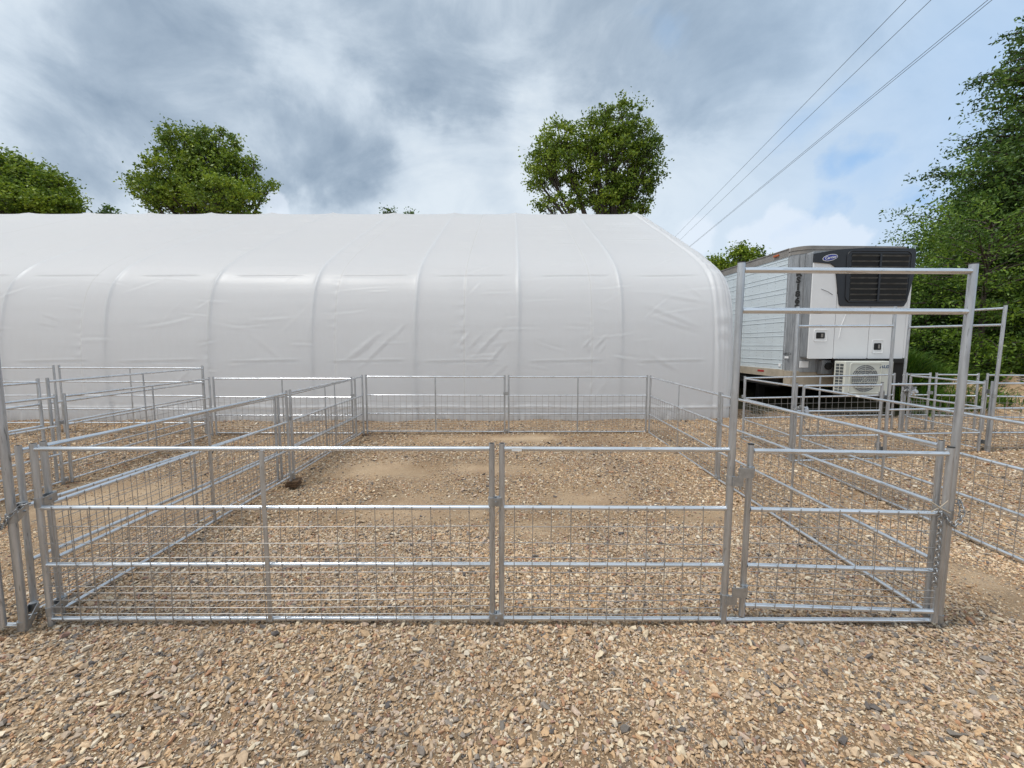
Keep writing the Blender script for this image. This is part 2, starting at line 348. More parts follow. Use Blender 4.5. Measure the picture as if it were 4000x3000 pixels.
# ------------------------------------------------------------------ livestock panels
RAILZ = [1.028, .693, .361, .038]; WIREZ = [.589,.492,.408,.323,.242,.199,.162,.117,.077]; TALLZ = [1.18, .93, .68, .43, .18]
RR, RP, RT, RW = .0132, .0160, .0195, .0023
cache = {}
def cm(key, fn, mats):
    if key not in cache: cache[key] = fn().mesh(key[0], mats)
    return cache[key]
def part(name, key, fn, mats, parent): return link(name, cm((name,)+key, fn, mats), parent)
def frame_of(p0, p1):
    a = Vector(p0); b = Vector(p1); x = (b-a).normalized(); y = Vector((0,0,1)).cross(x).normalized(); z = x.cross(y)
    m = Matrix((x, y, z)).transposed().to_4x4(); m.translation = a; return m, (b-a).length
def wiremesh(x0, x1, zt, zb, zs, first, step=.1055, wob=1):
    mb = MB(); yo = -(RR+RW*.6); rr = random.Random(int(x1*1000))
    x = x0+first
    while x < x1-.03:
        mb.path([(x+rr.gauss(0,.002), yo, zt+.012), (x+rr.gauss(0,.003), yo-.002, (zt+zb)/2), (x+rr.gauss(0,.002), yo, zb-.010)], RW, 6); x += step
    for z in zs: mb.path([(x0+.004, yo+.003, z+rr.gauss(0,.002)), ((x0+x1)/2, yo-RW*1.6, z+rr.gauss(0,.004)), (x1-.004, yo+.003, z+rr.gauss(0,.002))], RW, 6)
    return mb
def clamp_mb(gap, z, ry=0):                               # strap round two neighbouring posts
    mb = MB(); r = RP+.005
    for s in (0, gap): mb.tube((s, 0, z-.024), (s, 0, z+.024), r, 16)
    mb.box((0, -r*.95, z-.022), (gap, -r*.55, z+.022)); mb.box((0, r*.55, z-.022), (gap, r*.95, z+.022))
    mb.tube((gap/2, -r-.008, z), (gap/2, r+.008, z), .006, 8); return mb
def panel(p0, p1, label, cat_group, style='mesh', bar=True, clamps=None, side=1, sticker=None):
    m, Ln = frame_of(p0, p1); Lr = round(Ln, 2)
    t = thing('livestock_fence', label, 'fence panel', cat_group); t.matrix_world = m
    hz = 1.06 if style == 'mesh' else 1.225
    for x in (RP, Lr-RP): part('post', (x, hz), lambda: MB().pipe(x, 0, -.015, hz, RP), [M['post'], M['dark']], t)
    for z in (RAILZ if style == 'mesh' else TALLZ): part('rail', (Lr, z), lambda: MB().tube((RP*1.8, 0, z), (Lr-RP*1.8, 0, z), RR, 14), M['rail'], t)
    if bar: part('upright_bar', (Lr, style), lambda: MB().box((Lr/2-.012, -RR-.006, .03 if style == 'mesh' else .17), (Lr/2+.012, -RR, (1.02 if style == 'mesh' else 1.175))), M['post'], t)
    if style == 'mesh': part('wire_mesh', (Lr,), lambda: wiremesh(RP*2, Lr-RP*2, .693, .038, WIREZ, .064), M['wire'], t)
    for (cx, z) in (clamps or []):
        part('clamp', (cx, z, Lr), lambda: (lambda b: (setattr(b, 'v', [(v[0]+(Lr-RP if cx > 0 else -RP-.03), v[1], v[2]) for v in b.v]), b)[1])(clamp_mb(.045 if cx > 0 else .045, z)), M['clamp'], t)
    if sticker: part('sticker', (sticker,), lambda: MB().box((sticker, -RR-.0015, 1.020), (sticker+.052, -RR+.004, 1.037)), M['sticker'], t)
    return t

def leaf(t, x0, y0, x1, y1):                              # the walk-through gate leaf, a part of its panel
    lf = bpy.data.objects.new('gate_leaf', None); C.objects.link(lf); lf.parent = t; lf.empty_display_size = .1
    m, Ln = frame_of((x0, y0, 0), (x1, y1, 0)); lf.matrix_local = m; Lr = round(Ln, 2); rl = .0165
    for x in (0, Lr): part('gate_post', (x,), lambda: MB().pipe(x, 0, .055, 1.055, rl, cap='cap'), [M['post'], M['cap']], lf)
    for z in (1.02, .685, .355, .115): part('gate_rail', (Lr, z), lambda: MB().tube((rl*.9, 0, z), (Lr-rl*.9, 0, z), RR+.0005, 14), M['rail'], lf)
    part('gate_mesh', (Lr,), lambda: wiremesh(rl, Lr-rl, .685, .115, WIREZ[:7], .055), M['wire'], lf)
    def latch():
        b = MB(); b.path([(Lr-.09, -.02, .70), (Lr-.05, -.03, .735), (Lr-.02, -.035, .77)], .0025, 8); b.path([(Lr-.10, -.02, .76), (Lr-.05, -.03, .725), (Lr, -.03, .70)], .004, 8); return b
    part('latch', (Lr,), latch, M['skirt'], lf)
    return lf
def hinge_mb(xa, xb, z):
    b = MB(); ra = RT+.003; rb = .0195
    b.tube((xa, 0, z-.075), (xa, 0, z-.025), ra, 16); b.box((xa+.01, -.032, z-.075), (xa+.058, -.024, z-.022)); b.box((xa, -.030, z-.075), (xa+.02, -.015, z-.022))
    b.tube((xb, .0, z-.028), (xb, .0, z+.028), rb, 16); b.box((xa+.03, -.034, z-.028), (xb-.003, -.026, z+.028)); b.box((xb-.02, -.032, z-.028), (xb, -.012, z+.028))
    b.tube((xa+.043, -.026, z-.09), (xa+.043, -.026, z+.042), .0065, 10); return b
def gate_panel(p0, p1, mlen, label, group, clamps=None, sticker=None):
    m, Ln = frame_of(p0, p1); Lr = round(Ln, 3)
    t = thing('livestock_gate', label, 'gate panel', group); t.matrix_world = m
    if mlen > 0:
        part('post', (RP, 1.06), lambda: MB().pipe(RP, 0, -.015, 1.06, RP), [M['post'], M['dark']], t)
        for z in RAILZ: part('rail', ('s', mlen, z), lambda: MB().tube((RP*1.8, 0, z), (mlen-RT*.8, 0, z), RR, 14), M['rail'], t)
        part('wire_mesh', ('s', mlen), lambda: wiremesh(RP*2, mlen-RT, .693, .038, WIREZ, .054), M['wire'], t)
    for x in (mlen, Lr): part('tall_post', (x,), lambda: MB().pipe(x, 0, -.015, 2.04, RT, 20, 'cap'), [M['post'], M['cap']], t)
    for z in (2.003, 1.79): part('top_rail', (mlen, Lr, z), lambda: MB().tube((mlen+RT*.8, 0, z), (Lr-RT*.8, 0, z), RR+.0025, 16), M['rail'], t)
    part('threshold_rail', (mlen, Lr), lambda: MB().tube((mlen+RT*.8, 0, .034), (Lr-RT*.8, 0, .034), RR+.001, 14), M['rail'], t)
    leaf(t, mlen+.112, .012, Lr-.068, -.042)
    for z in (.905, .215): part('hinge', (mlen, z), lambda: hinge_mb(mlen, mlen+.112, z), M['clamp'], t)
    for (cx, z) in (clamps or []): part('clamp', ('g', cx, z), lambda: (lambda b: (setattr(b, 'v', [(v[0]+cx, v[1]*1.15, v[2]) for v in b.v]), b)[1])(clamp_mb(.045, z)), M['clamp'], t)
    if sticker: part('sticker', (sticker,), lambda: MB().box((sticker, -RR-.0015, 1.018), (sticker+.055, -RR+.004, 1.037)), M['sticker'], t)
    return t
G1 = 'mesh livestock panels'; G2 = 'tall five rail panels'; G3 = 'walk-through gate panels'
CL = [(1, .73), (1, .05)]
panel((-2.652,2.32,0), (-.094,2.32,0), 'long mesh panel in the front row, left of the central clamped posts', G1, clamps=CL)
gate_panel((-.072,2.32,0), (2.455,2.32,-.012), 1.288, 'front gate panel of the main pen, tall frame standing right of the central posts', G3, sticker=.07)
gate_panel((-5.26,2.27,0), (-2.735,2.27,0), 1.288, 'gate panel cut off by the left picture edge, only its end posts showing', G3)
panel((-2.615,7.62,.008), (-.108,7.62,0), 'far mesh panel of the main pen, left one of the two before the tent', G1, clamps=CL)
panel((-.062,7.62,0), (2.445,7.62,0), 'far mesh panel of the main pen, right one of the two before the tent', G1)
panel((2.444,2.362,0), (2.43,4.90,-.012), 'main pen right side panel, near half, running back from the front gate', G1, clamps=CL)
panel((2.44,4.95,-.012), (2.47,7.56,0), 'main pen right side panel, far half, meeting the corner by the tent', G1)
panel((-2.683,2.405,-.01), (-2.612,4.95,.01), 'main pen left side panel, near half, ending on a stack of wood blocks', G1, clamps=CL)
panel((-2.612,5.0,.012), (-2.655,7.60,.008), 'main pen left side panel, far half, running from the wood blocks to the tent side', G1)
panel((-2.885,2.44,-.045), (-2.80,5.03,-.055), 'outer of the doubled side panels, near half, left of the wood blocks', G1)
panel((-2.80,5.08,-.055), (-2.79,7.62,-.035), 'outer of the doubled side panels, far half, beside the narrow left pen', G1)
panel((-5.37,7.66,-.03), (-2.86,7.66,-.035), 'far mesh panel closing the narrow left pen in front of the tent', G1, clamps=[(1,.73)])
panel((-5.255,4.98,-.03), (-5.36,7.58,-.03), 'mesh panel along the left side of the narrow left pen, beside the taller fence', G1)
panel((-5.21,2.35,-.02), (-5.255,4.91,-.03), 'mesh panel leaving the left edge of the picture, below the taller fence', G1, clamps=CL)
panel((-5.375,4.93,-.005), (-5.53,7.68,0), 'tall five rail panel without mesh running back to the left tent wall', G2, 'tall')
panel((-5.30,2.25,-.005), (-5.365,4.85,-.005), 'tall five rail panel whose end stands at the left picture edge', G2, 'tall')
panel((-8.17,7.71,.01), (-5.575,7.71,0), 'tall five rail panel parallel to the tent wall, with a complete view of its rails', G2, 'tall')
panel((-10.8,7.71,.0), (-8.23,7.71,.01), 'tall five rail panel before the tent, cut off by the left picture edge', G2, 'tall')
panel((3.73,5.44,.037), (3.72,2.90,0), 'mesh panel right of the alley, coming forward to the right picture edge', G1, sticker=.86)
panel((3.73,5.58,.03), (3.80,6.92,.027), 'short mesh panel at the far end of the alley, below the trailer side', G1, bar=False, clamps=CL)
panel((3.86,7.02,.027), (6.36,7.02,.08), 'back mesh panel standing in front of the air conditioner and trailer', G1)
gate_panel((6.33,5.66,.062), (3.665,5.50,.047), 1.36, 'gate panel with tall frame in the middle distance, in front of the trailer', G3)
panel((6.40,5.66,.06), (8.95,5.70,.06), 'grey mesh panel continuing right from the middle gate panel', G1)
gate_panel((6.40,5.62,.07), (6.36,6.90,.09), 0.0, 'narrow tall gate frame right of the trailer, seen at an angle', G3)
panel((6.44,6.95,.09), (6.86,6.95,.09), 'shortest mesh panel, before the grassy bank right of the trailer', G1, bar=False, clamps=CL)
panel((6.92,6.93,.09), (7.45,6.76,.095), 'short mesh panel before the grass, left of the dirt mound', G1, bar=False)
panel((7.53,6.74,.095), (10.05,6.35,.095), 'sunlit mesh panel in front of the brown dirt mound', G1)

def strap(owner, p, q, z, rp_, rq_):                      # steel strap joining two posts that stand askew
    p = Vector((p[0], p[1], z)); q = Vector((q[0], q[1], z+.0)); d = (q-p).normalized(); n = Vector((-d.y, d.x, 0)); b = MB()
    for c, r in ((p, rp_+.004), (q, rq_+.004)): b.tube(c-Vector((0,0,.026)), c+Vector((0,0,.026)), r, 18)
    for s in (-1, 1):
        a0, a1 = p+n*s*(rp_+.002), q+n*s*(rq_+.002); t = n*s*.004; up = Vector((0,0,.025))
        b.add([a0-up, a1-up, a1+up, a0+up, a0-up+t, a1-up+t, a1+up+t, a0+up+t], [(0,1,2,3),(7,6,5,4),(0,4,5,1),(1,5,6,2),(2,6,7,3),(3,7,4,0)])
    m = (p+q)/2; b.tube(m-n*(rp_+.014), m+n*(rp_+.014), .0065, 8)
    o = b.build('clamp', M['clamp'], owner); bpy.context.view_layer.update(); o.matrix_parent_inverse = owner.matrix_world.inverted()
gates = [o for o in C.objects if o.name.startswith('livestock_gate')]; pans = [o for o in C.objects if o.name.startswith('livestock_fence')]
for z in (.655, .035):
    strap(gates[1], (-2.735-RP*.2, 2.27), (-2.868, 2.44), z, RT, RP)
    strap(pans[0], (-2.636, 2.32), (-2.668, 2.42), z+.07 if z > .1 else z+.05, RP, RP)
    strap(gates[0], (2.455, 2.32), (2.446, 2.378), z, RT, RP)
# wood blocks under posts
def blocks(name, label, x, y, z, n, sx, sy, hgt, rz):
    t = thing(name, label, 'wood block', None, (x, y, z)); t.rotation_euler.z = rz
    for i in range(n):
        b = MB().bbox((-sx/2, -sy/2, 0), (sx/2, sy/2, hgt/n*.94), .004).build('board', M['wood'], t)
        b.location = (random.uniform(-.008,.008), random.uniform(-.008,.008), i*hgt/n); b.rotation_euler.z = random.uniform(-.12,.12)
blocks('wood_blocks', 'stack of dark wood boards propping the middle post of the main pen left side', -2.60, 4.98, -.075, 3, .13, .17, .075, .2)
blocks('wood_blocks', 'dark flat boards under the paired posts of the narrow left pen', -5.25, 4.95, -.085, 2, .22, .16, .055, .3)
blocks('wood_blocks', 'small dark board under the far left corner of the main pen', -2.61, 7.61, -.02, 1, .16, .13, .02, .1)

# chains
def chain(name, label, pts, link_l=.036, r=.0032, w=.011, group='gate chains'):
    mb = MB(); P = [Vector(p) for p in pts]
    seg = []                                              # resample
    cur = P[0].copy(); i = 1; out = [cur.copy()]; step = link_l*.72
    while i < len(P):
        d = P[i]-cur
        if d.length < step: i += 1; continue
        cur = cur+d.normalized()*step; out.append(cur.copy())
    for k in range(len(out)-1):
        a, b = out[k], out[k+1]; d = (b-a).normalized(); c = (a+b)/2
        u = d.cross(Vector((0,0,1))); u = u.normalized() if u.length > .1 else Vector((1,0,0)); v = d.cross(u)
        ang = (k%2)*math.pi/2+.4; s = u*math.cos(ang)+v*math.sin(ang); ring = []
        for j in range(12):
            t = 2*math.pi*j/12; ring.append(c+d*(math.cos(t)*w*.6+(link_l/2-w*.6)*(1 if math.cos(t) > 0 else -1)*min(1, abs(math.cos(t))*3))+s*math.sin(t)*w)
        mb.path(ring, r, 6, True)
    return tag(mb.build(name, M['chain']), label, 'chain', group)
tr = Vector((2.455, 2.32, 0)); lr = Vector((2.385, 2.28, 0))
chain('gate_chain', 'steel chain looped round the tall right post of the front gate', [(2.36,2.262,.70),(2.40,2.245,.62),(2.44,2.262,.60),(2.478,2.272,.64),(2.492,2.28,.70),(2.50,2.31,.74),(2.46,2.36,.72)])
chain('gate_chain', 'steel chain hanging down the end post of the front gate', [(2.352,2.262,.705),(2.350,2.255,.55),(2.348,2.252,.40),(2.346,2.252,.26)], .032)
chain('gate_chain', 'steel chain slung diagonally across the tall post at the left picture edge', [(-2.64,2.275,.735),(-2.67,2.245,.725),(-2.70,2.232,.685),(-2.735,2.232,.645),(-2.765,2.238,.605),(-2.80,2.25,.60),(-2.83,2.28,.66)])
chain('gate_chain', 'steel chain end hanging beside the left picture edge', [(-2.835,2.24,.66),(-2.84,2.235,.5),(-2.842,2.235,.36)], .04, .004, .014)
def tangle(c, n, s):
    rr = random.Random(n); p = Vector(c); out = [p.copy()]
    for i in range(n): out.append(Vector(c)+Vector((rr.gauss(0, s), rr.gauss(0, s*.5), rr.gauss(0, s*.8))))
    return out
chain('gate_chain', 'bunched steel chain on the left post of the middle gate', tangle((3.70,5.42,.79), 12, .045)+[(3.76,5.42,.72),(3.77,5.42,.60)])
chain('gate_chain', 'bunched chain tied where the trailer side fences meet the angled gate', tangle((6.40,6.86,.87), 16, .07)+[(6.46,6.84,.7),(6.47,6.84,.45)], .045, .005, .015)
def bag(name, label, loc, s):
    bm = bmesh.new(); bmesh.ops.create_icosphere(bm, subdivisions=3, radius=1)
    for v in bm.verts:
        n = noise.fractal(v.co*1.6+Vector(loc), 1, 2, 4); v.co = v.co*(1+.55*n); v.co.z *= .8; v.co.y *= .45
        if v.co.z > .2: v.co.x *= .6
        v.co *= s
    me = bpy.data.meshes.new(name); bm.to_mesh(me); bm.free(); me.materials.append(M['plastic'])
    o = link(name, me); o.location = loc; return tag(o, label, 'plastic bag')
bag('plastic_bag', 'crumpled plastic wrap around the chain on the middle gate', (3.79,5.44,.76), .055)
bag('plastic_bag', 'crumpled plastic wrap tied near the angled gate, before the grass', (6.50,6.86,.86), .075)

# ------------------------------------------------------------------ tent
def build_tent():
    ctrl = np.array([(8.87,-.02),(8.86,.30),(8.83,.8),(8.82,1.27),(8.84,1.7),(8.88,2.1),(8.95,2.45),(9.04,2.72),(9.17,2.95),(9.35,3.15),(9.6,3.35),(9.92,3.54),(10.4,3.80),(11.06,4.12),(12.0,4.58),(12.95,5.03),(14.2,5.63),(15.25,6.13),(15.45,6.215)])
    d = np.r_[0, np.cumsum(np.hypot(*np.diff(ctrl, axis=0).T))]
    s = np.arange(0, d[-1], .024); s = np.r_[s, d[-1]]
    # smooth spline through the control points
    def sm(vals):
        v = np.interp(s, d, vals); k = np.ones(9)/9; p = np.r_[2*v[0]-v[1:5][::-1], v, 2*v[-1]-v[-5:-1][::-1]]; return np.convolve(p, k, 'valid')
    Y, Z = sm(ctrl[:, 0]), sm(ctrl[:, 1])
    ty, tz = np.gradient(Y), np.gradient(Z); n = np.hypot(ty, tz); ny_, nz_ = -tz/n, ty/n
    x = np.concatenate([np.arange(-21.5, -12.5, .05), np.arange(-12.5, 4.64, .022)]); x = np.r_[x, 4.64]
    X, S = np.meshgrid(x, s, indexing='ij'); Zg = np.broadcast_to(Z, X.shape)
    t = np.abs((X-.155+1.064) % 2.128-1.064)              # distance to the nearest hoop
    w = (X-.155) % 2.128/2.128
    knee = np.exp(-((Zg-2.9)/.75)**2)
    A = .010+.026*knee; A = A*np.clip((Zg-1.0)/.9, 0, 1)
    A = A*(1-.5*np.exp(-((X-4.5)/.6)**2))
    D = -A*(.55*(1-np.exp(-t/.045))+.45*(1-np.exp(-t/.35)))
    D += (.003+.004*knee)*np.exp(-(t/.028)**2)*np.clip((Zg-1.5)/.6, 0, 1)
    # sheet noise: long horizontal pulls
    def fn(a, b, seed):
        r = np.random.default_rng(seed); o = 0
        for k in range(26):
            fx, fz, ph = r.uniform(.3, 1.8)*a, r.uniform(2, 9)*b*r.choice([-1, 1]), r.uniform(0, 6.28)
            o = o+np.sin(X*fx*2+S*fz+ph)*np.sin(X*fx*.9+ph*2)/fz
        return o
    D += fn(1, 1, 1)*.0032*(.35+.65*np.clip(1-np.abs(Zg-2.0)/1.4, 0, 1))
    D += fn(1, 1.6, 2)*.004*(Zg > 3.6)*np.clip(np.sin(w*np.pi)*1.3, 0, 1)
    # purlin creases
    rb = np.random.default_rng(5)
    for zc, amp in ((3.11, .012), (1.27, .010)):
        for k in range(-11, 3):
            xa = .155+2.128*k+rb.uniform(.25, .55); xb = .155+2.128*(k+1)-rb.uniform(.2, .5)
            m = 1/(1+np.exp(-(X-xa)/.05))/(1+np.exp((X-xb)/.05)); dz = Zg-zc-.012*np.sin((X-xa)*1.4)-.02*(X-xa)/2*(zc < 2)
            D += m*amp*(np.exp(-(dz/.016)**2)-.9*np.exp(-((dz+.035)/.016)**2))
    # seams with puckers
    grime_seams = np.zeros_like(X)
    for xs in (-19.4,-16.8,-14.15,-11.5,-8.855,-6.24,-3.627,-.972,1.664):
        dx = X-xs; D += .005*np.tanh(dx/.02)*np.exp(-(dx/.12)**2); grime_seams = np.maximum(grime_seams, .30*np.exp(-(dx/.012)**2))  # narrow darker line along each seam, carried in the same mask
        pk = np.exp(-np.maximum(0, -dx)/.16)*(dx < 0)*np.exp(-np.maximum(0, -dx-.02)/.2); ph = np.sin(S*29+1.7*np.sin(S*5.1+xs))
        D += .010*pk*ph*(.25+.75*np.exp(-((Zg-1.9)/.7)**2))*(.5+.5*np.sin(S*2.2+xs*3))
    for xs, wd_ in ((1.664, .55), (-.972, .4), (4.05, .9), (-3.627, .45), (-6.24, .5)):
        dx = X-xs; m = np.exp(-np.abs(dx+wd_*.5)/wd_*1.6)*(dx < 0)*np.clip((Zg-3.5)/.3, 0, 1)*np.clip((5.9-Zg)/.5, 0, 1)
        D += .0085*m*np.sin(S*34+2.2*np.sin(S*7.3+xs)+X*1.2)*(.5+.5*np.sin(S*3.1+xs*2))
    # diagonal pulls on the wall
    folds = [(1345,1420,1505,1290,.022,.05),(1400,1450,1575,1275,.018,.045),(1385,1400,1470,1330,.014,.04),(1850,1400,1985,1262,.02,.045),(1895,1440,1990,1330,.018,.04),(1830,1370,1900,1290,.012,.04),
             (2278,1362,2330,1308,.016,.03),(2325,1362,2378,1308,.018,.03),(2345,1385,2372,1340,.01,.03),(2520,1180,2770,1290,.022,.06),(2590,1140,2800,1180,.018,.05),(2550,1230,2760,1300,.016,.05),(2535,1380,2660,1450,.018,.05),
             (2690,1085,2790,1180,.016,.05),(160,1225,240,1250,.012,.03),(150,1260,235,1275,.01,.03),(1540,1330,1590,1260,.012,.04),(980,1300,1130,1420,.008,.06),(1900,1500,1990,1420,.014,.04),(2270,1590,2330,1490,.014,.04),(2310,1580,2380,1480,.012,.04),(700,1500,760,1440,.012,.03)]
    for x0, y0, x1, y1, am, wd in folds:
        a, b = at(x0, y0, 8.86), at(x1, y1, 8.86); ax, az, bx, bz = a.x, a.z, b.x, b.z
        dx, dz = bx-ax, bz-az; l2 = dx*dx+dz*dz; u = ((X-ax)*dx+(Zg-az)*dz)/l2; uc = np.clip(u, 0, 1)
        dist = np.hypot(X-ax-uc*dx, Zg-az-uc*dz); sg = ((X-ax)*dz-(Zg-az)*dx)/math.sqrt(l2)
        am *= .5
        D += am*np.exp(-(dist/wd)**2)*np.sin(np.clip(uc, .05, .95)*np.pi)*(Zg < 3.3)-am*.6*np.exp(-((dist-wd*1.2)/wd)**2)*(sg > 0)*np.sin(uc*np.pi)*(Zg < 3.3)
    # skirt
    r2 = np.random.default_rng(9); sk = 0
    for k in range(40):
        fx, sh, ph = r2.uniform(5, 38), r2.uniform(-9, 9), r2.uniform(0, 6.28); sk = sk+np.sin(X*fx+Zg*sh+ph)/math.sqrt(fx)
    cl = .5+.5*np.sin(X*1.9+1)*np.sin(X*.83)
    D += sk*.016*np.clip(1-Zg/.42, 0, 1)*(.5+cl)+(.026*np.exp(-((Zg-.30-.012*np.sin(X*3.1))/.022)**2))-.018*np.exp(-((Zg-.26)/.02)**2)
    D += -.02*np.clip(.3-Zg, 0, .3)
    # wrapped end: inward roll, cord and long folds
    e = np.clip((X-4.20)/.44, 0, 1); D -= e**3*.13*(Zg > -1)
    D += e*(1-e)*4*.018*np.sin(S*11+3*np.sin(S*3.3))*(.3+.7*knee)+.02*np.exp(-((X-4.27-.02*np.sin(S*2.1))/.03)**2)-.016*np.exp(-((X-4.20)/.02)**2)+.012*np.sin((X-4.2)*70+S*.7)*e
    rc_ = np.random.default_rng(21)
    for k in range(190):                                   # short soft creases, mostly level, clustered mid-bay
        cx = rc_.uniform(-12, 4.1); cs = rc_.uniform(1.0, d[-1]-.8); ln = rc_.uniform(.12, .55); an = rc_.normal(0, .12) if rc_.uniform() < .8 else rc_.normal(.75, .15); am = rc_.uniform(.002, .006); wd = rc_.uniform(.018, .04)
        i0, i1 = np.searchsorted(x, cx-.9), np.searchsorted(x, cx+.9); j0, j1 = np.searchsorted(s, cs-.6), np.searchsorted(s, cs+.6)
        xx = X[i0:i1, j0:j1]-cx; ss = S[i0:i1, j0:j1]-cs; u = xx*math.cos(an)+ss*math.sin(an); v = -xx*math.sin(an)+ss*math.cos(an)+.10*u*u*rc_.choice([-1, 1])
        D[i0:i1, j0:j1] += am*np.exp(-(u/ln)**4)*(np.exp(-(v/wd)**2)-.8*np.exp(-((v-wd*1.5)/wd)**2))
    # ridge sag between hoops
    dz = -.05*np.clip((S-(d[-1]-1.2))/1.2, 0, 1)**2*(1-np.exp(-t/.22)); 
    P = np.stack([X+0*D, Y[None]+D*ny_[None], Z[None]+D*nz_[None]+dz], -1)
    low = np.clip(1-Zg/.34, 0, 1); grime_seams = np.maximum(grime_seams, .02+.55*low**1.8*(Zg < .31)+.22*(np.abs(Zg-.27) < .015)); grime_seams = np.maximum(grime_seams, .07*np.exp(-((Zg-1.5)/.9)**2)*(Zg < 3))
    nx_, ns = X.shape; I = np.arange(nx_*ns).reshape(nx_, ns)
    Q = np.stack([I[:-1,:-1], I[1:,:-1], I[1:,1:], I[:-1,1:]], -1).reshape(-1, 4)
    me = np_mesh('tarpaulin_cover', P.reshape(-1, 3), Q, M['tent'], True)
    a = me.attributes.new('grime_seams', 'FLOAT', 'POINT'); a.data.foreach_set('value', grime_seams.astype(np.float32).ravel())
    # rear slope, coarser, mirrored about the ridge
    sel = list(range(0, ns, 8))+[ns-1]; xs2 = np.r_[np.arange(-21.5, 4.5, .5), 4.6]
    P2 = np.array([[(xx, 2*15.45-Y[j]+.02, Z[j]-.06) for j in sel] for xx in xs2]); a2, b2 = P2.shape[:2]; I = np.arange(a2*b2).reshape(a2, b2)
    Q2 = np.stack([I[:-1,:-1], I[:-1,1:], I[1:,1:], I[1:,:-1]], -1).reshape(-1, 4)
    me2 = np_mesh('rear_cover', P2.reshape(-1, 3), Q2, M['tent'], True)
    t = thing('fabric_tent', 'long white tarpaulin hoop tent filling the middle of the picture', 'tent')
    link('tarpaulin_cover', me, t); link('rear_cover', me2, t)
    # end wall
    prof = [(Y[j]+.10, max(Z[j]-.07, 0)) for j in range(0, ns, 10)]; prof += [(2*15.45-p[0], p[1]) for p in prof[::-1]]
    for nm, xx in (('end_wall', 4.54), ('end_wall', -21.4)):
        vs = [(xx, p[0], p[1]) for p in prof]; MB().add(vs, [tuple(range(len(vs)))]).build(nm, M['tent'], t)
    for k in range(-10, 2):                                # hoops of the frame inside
        xx = .155+2.128*k
        MB().path([(xx, Y[j]-ny_[j]*.04, Z[j]-nz_[j]*.04) for j in range(0, ns, 12)]+[(xx, 2*15.45-Y[j]+ny_[j]*.04, Z[j]-nz_[j]*.04) for j in range(ns-1, -1, -12)], .02, 6).build('hoop', M['post'], t)
build_tent()

# ------------------------------------------------------------------ trailer (own frame: x to the right, y to the back, z up)
def text(body, size, loc, rot, mat, parent, name='lettering', shear=0., ext=.0015, align='CENTER', sx=1., bold=0.):
    c = bpy.data.curves.new(name, 'FONT'); c.body = body; c.size = size; c.align_x = align; c.align_y = 'CENTER'; c.extrude = ext; c.shear = shear; c.offset = bold
    c.resolution_u = 4; o = bpy.data.objects.new(name, c); C.objects.link(o)
    dg = bpy.context.evaluated_depsgraph_get(); me = bpy.data.meshes.new_from_object(o.evaluated_get(dg)); bpy.data.objects.remove(o)
    me.materials.clear(); me.materials.append(mat); o = link(name, me, parent); o.location = loc; o.rotation_euler = rot; o.scale = (sx, 1, 1); return o
def poly_extrude(mb, pts, y0, y1, mi=0):                  # outline in x,z extruded in y
    n = len(pts); vs = [(p[0], y0, p[1]) for p in pts]+[(p[0], y1, p[1]) for p in pts]
    mb.add(vs, [tuple(range(n)), tuple(range(2*n-1, n-1, -1))]+[(i, n+i, n+(i+1)%n, (i+1)%n) for i in range(n)], False, mi); return mb
def rrect(x0, x1, z0, z1, r, k=5):
    o = []
    for cx, cz, a0 in ((x1-r, z0+r, -90), (x1-r, z1-r, 0), (x0+r, z1-r, 90), (x0+r, z0+r, 180)):
        for i in range(k+1):
            a = R(a0+90*i/k); o.append((cx+r*math.cos(a), cz+r*math.sin(a)))
    return o
T = thing('refrigerated_trailer', 'white refrigerated semi-trailer parked beside the tent with black-grilled cooling unit', 'trailer')
T.location = (6.20, 9.42, 0); T.rotation_euler.z = R(2.0)
Wd, Lg, Z0, Z1 = 2.56, 13.6, 1.02, 3.73; rc = .30
# side walls with horizontal ribs and rivet rows
def side_mb(xs, sgn):
    b = MB(); y0 = .28; b.box((xs, y0, Z0+.02), (xs+sgn*.03, Lg, Z1-.17))
    zs = []; z = 1.16
    gaps = [.105, .215]; k = 0
    while z < Z1-.2:
        zs.append(z); z += gaps[k%2]; k += 1
    for z in zs: b.tube((xs-sgn*.002, y0, z), (xs-sgn*.001, Lg, z), .0065, 6)
    return b
LW = side_mb(0, 1); y = .42
while y < 7:                                              # rows of rivets, part of the sheet's surface
    z = Z0+.06
    while z < Z1-.2: LW.box((-.004, y-.004, z-.004), (.001, y+.004, z+.004), 1); z += .085
    y += .30
LW.build('side_wall', [M['twhite'], M['under']], T); side_mb(Wd, -1).build('side_wall', M['twhite'], T)
def corner_outline(off=0, n=8):
    o = [(0-off, .30)]
    for i in range(n+1):
        a = R(180+90*i/n); o.append((rc+(rc+off)*math.cos(a), rc+(rc+off)*math.sin(a)))
    for i in range(n+1):
        a = R(270+90*i/n); o.append((Wd-rc+(rc+off)*math.cos(a), rc+(rc+off)*math.sin(a)))
    o.append((Wd+off, .30)); return o
def band(z0, z1, off, th=.02):
    o = corner_outline(off); b = MB(); n = len(o)
    vs = [(x, y, z) for z in (z0, z1) for x, y in o]; b.add(vs, [(i, i+1, n+i+1, n+i) for i in range(n-1)], True)
    b.add([(x, y, z0) for x, y in o]+[(x, y+th, z0) for x, y in o], [(i, n+i, n+i+1, i+1) for i in range(n-1)]); return b
nose = band(Z0-.02, Z1-.15, .004); nose.tube((-.003, .30, Z0), (-.003, .30, Z1-.16), .014, 8); nose.tube((.07, .075, Z0+.1), (.07, .075, Z1-.16), .007, 6)
nose.build('nose_panel', M['alu'], T)
rf = band(Z1-.16, Z1, .012); o = corner_outline(.012)
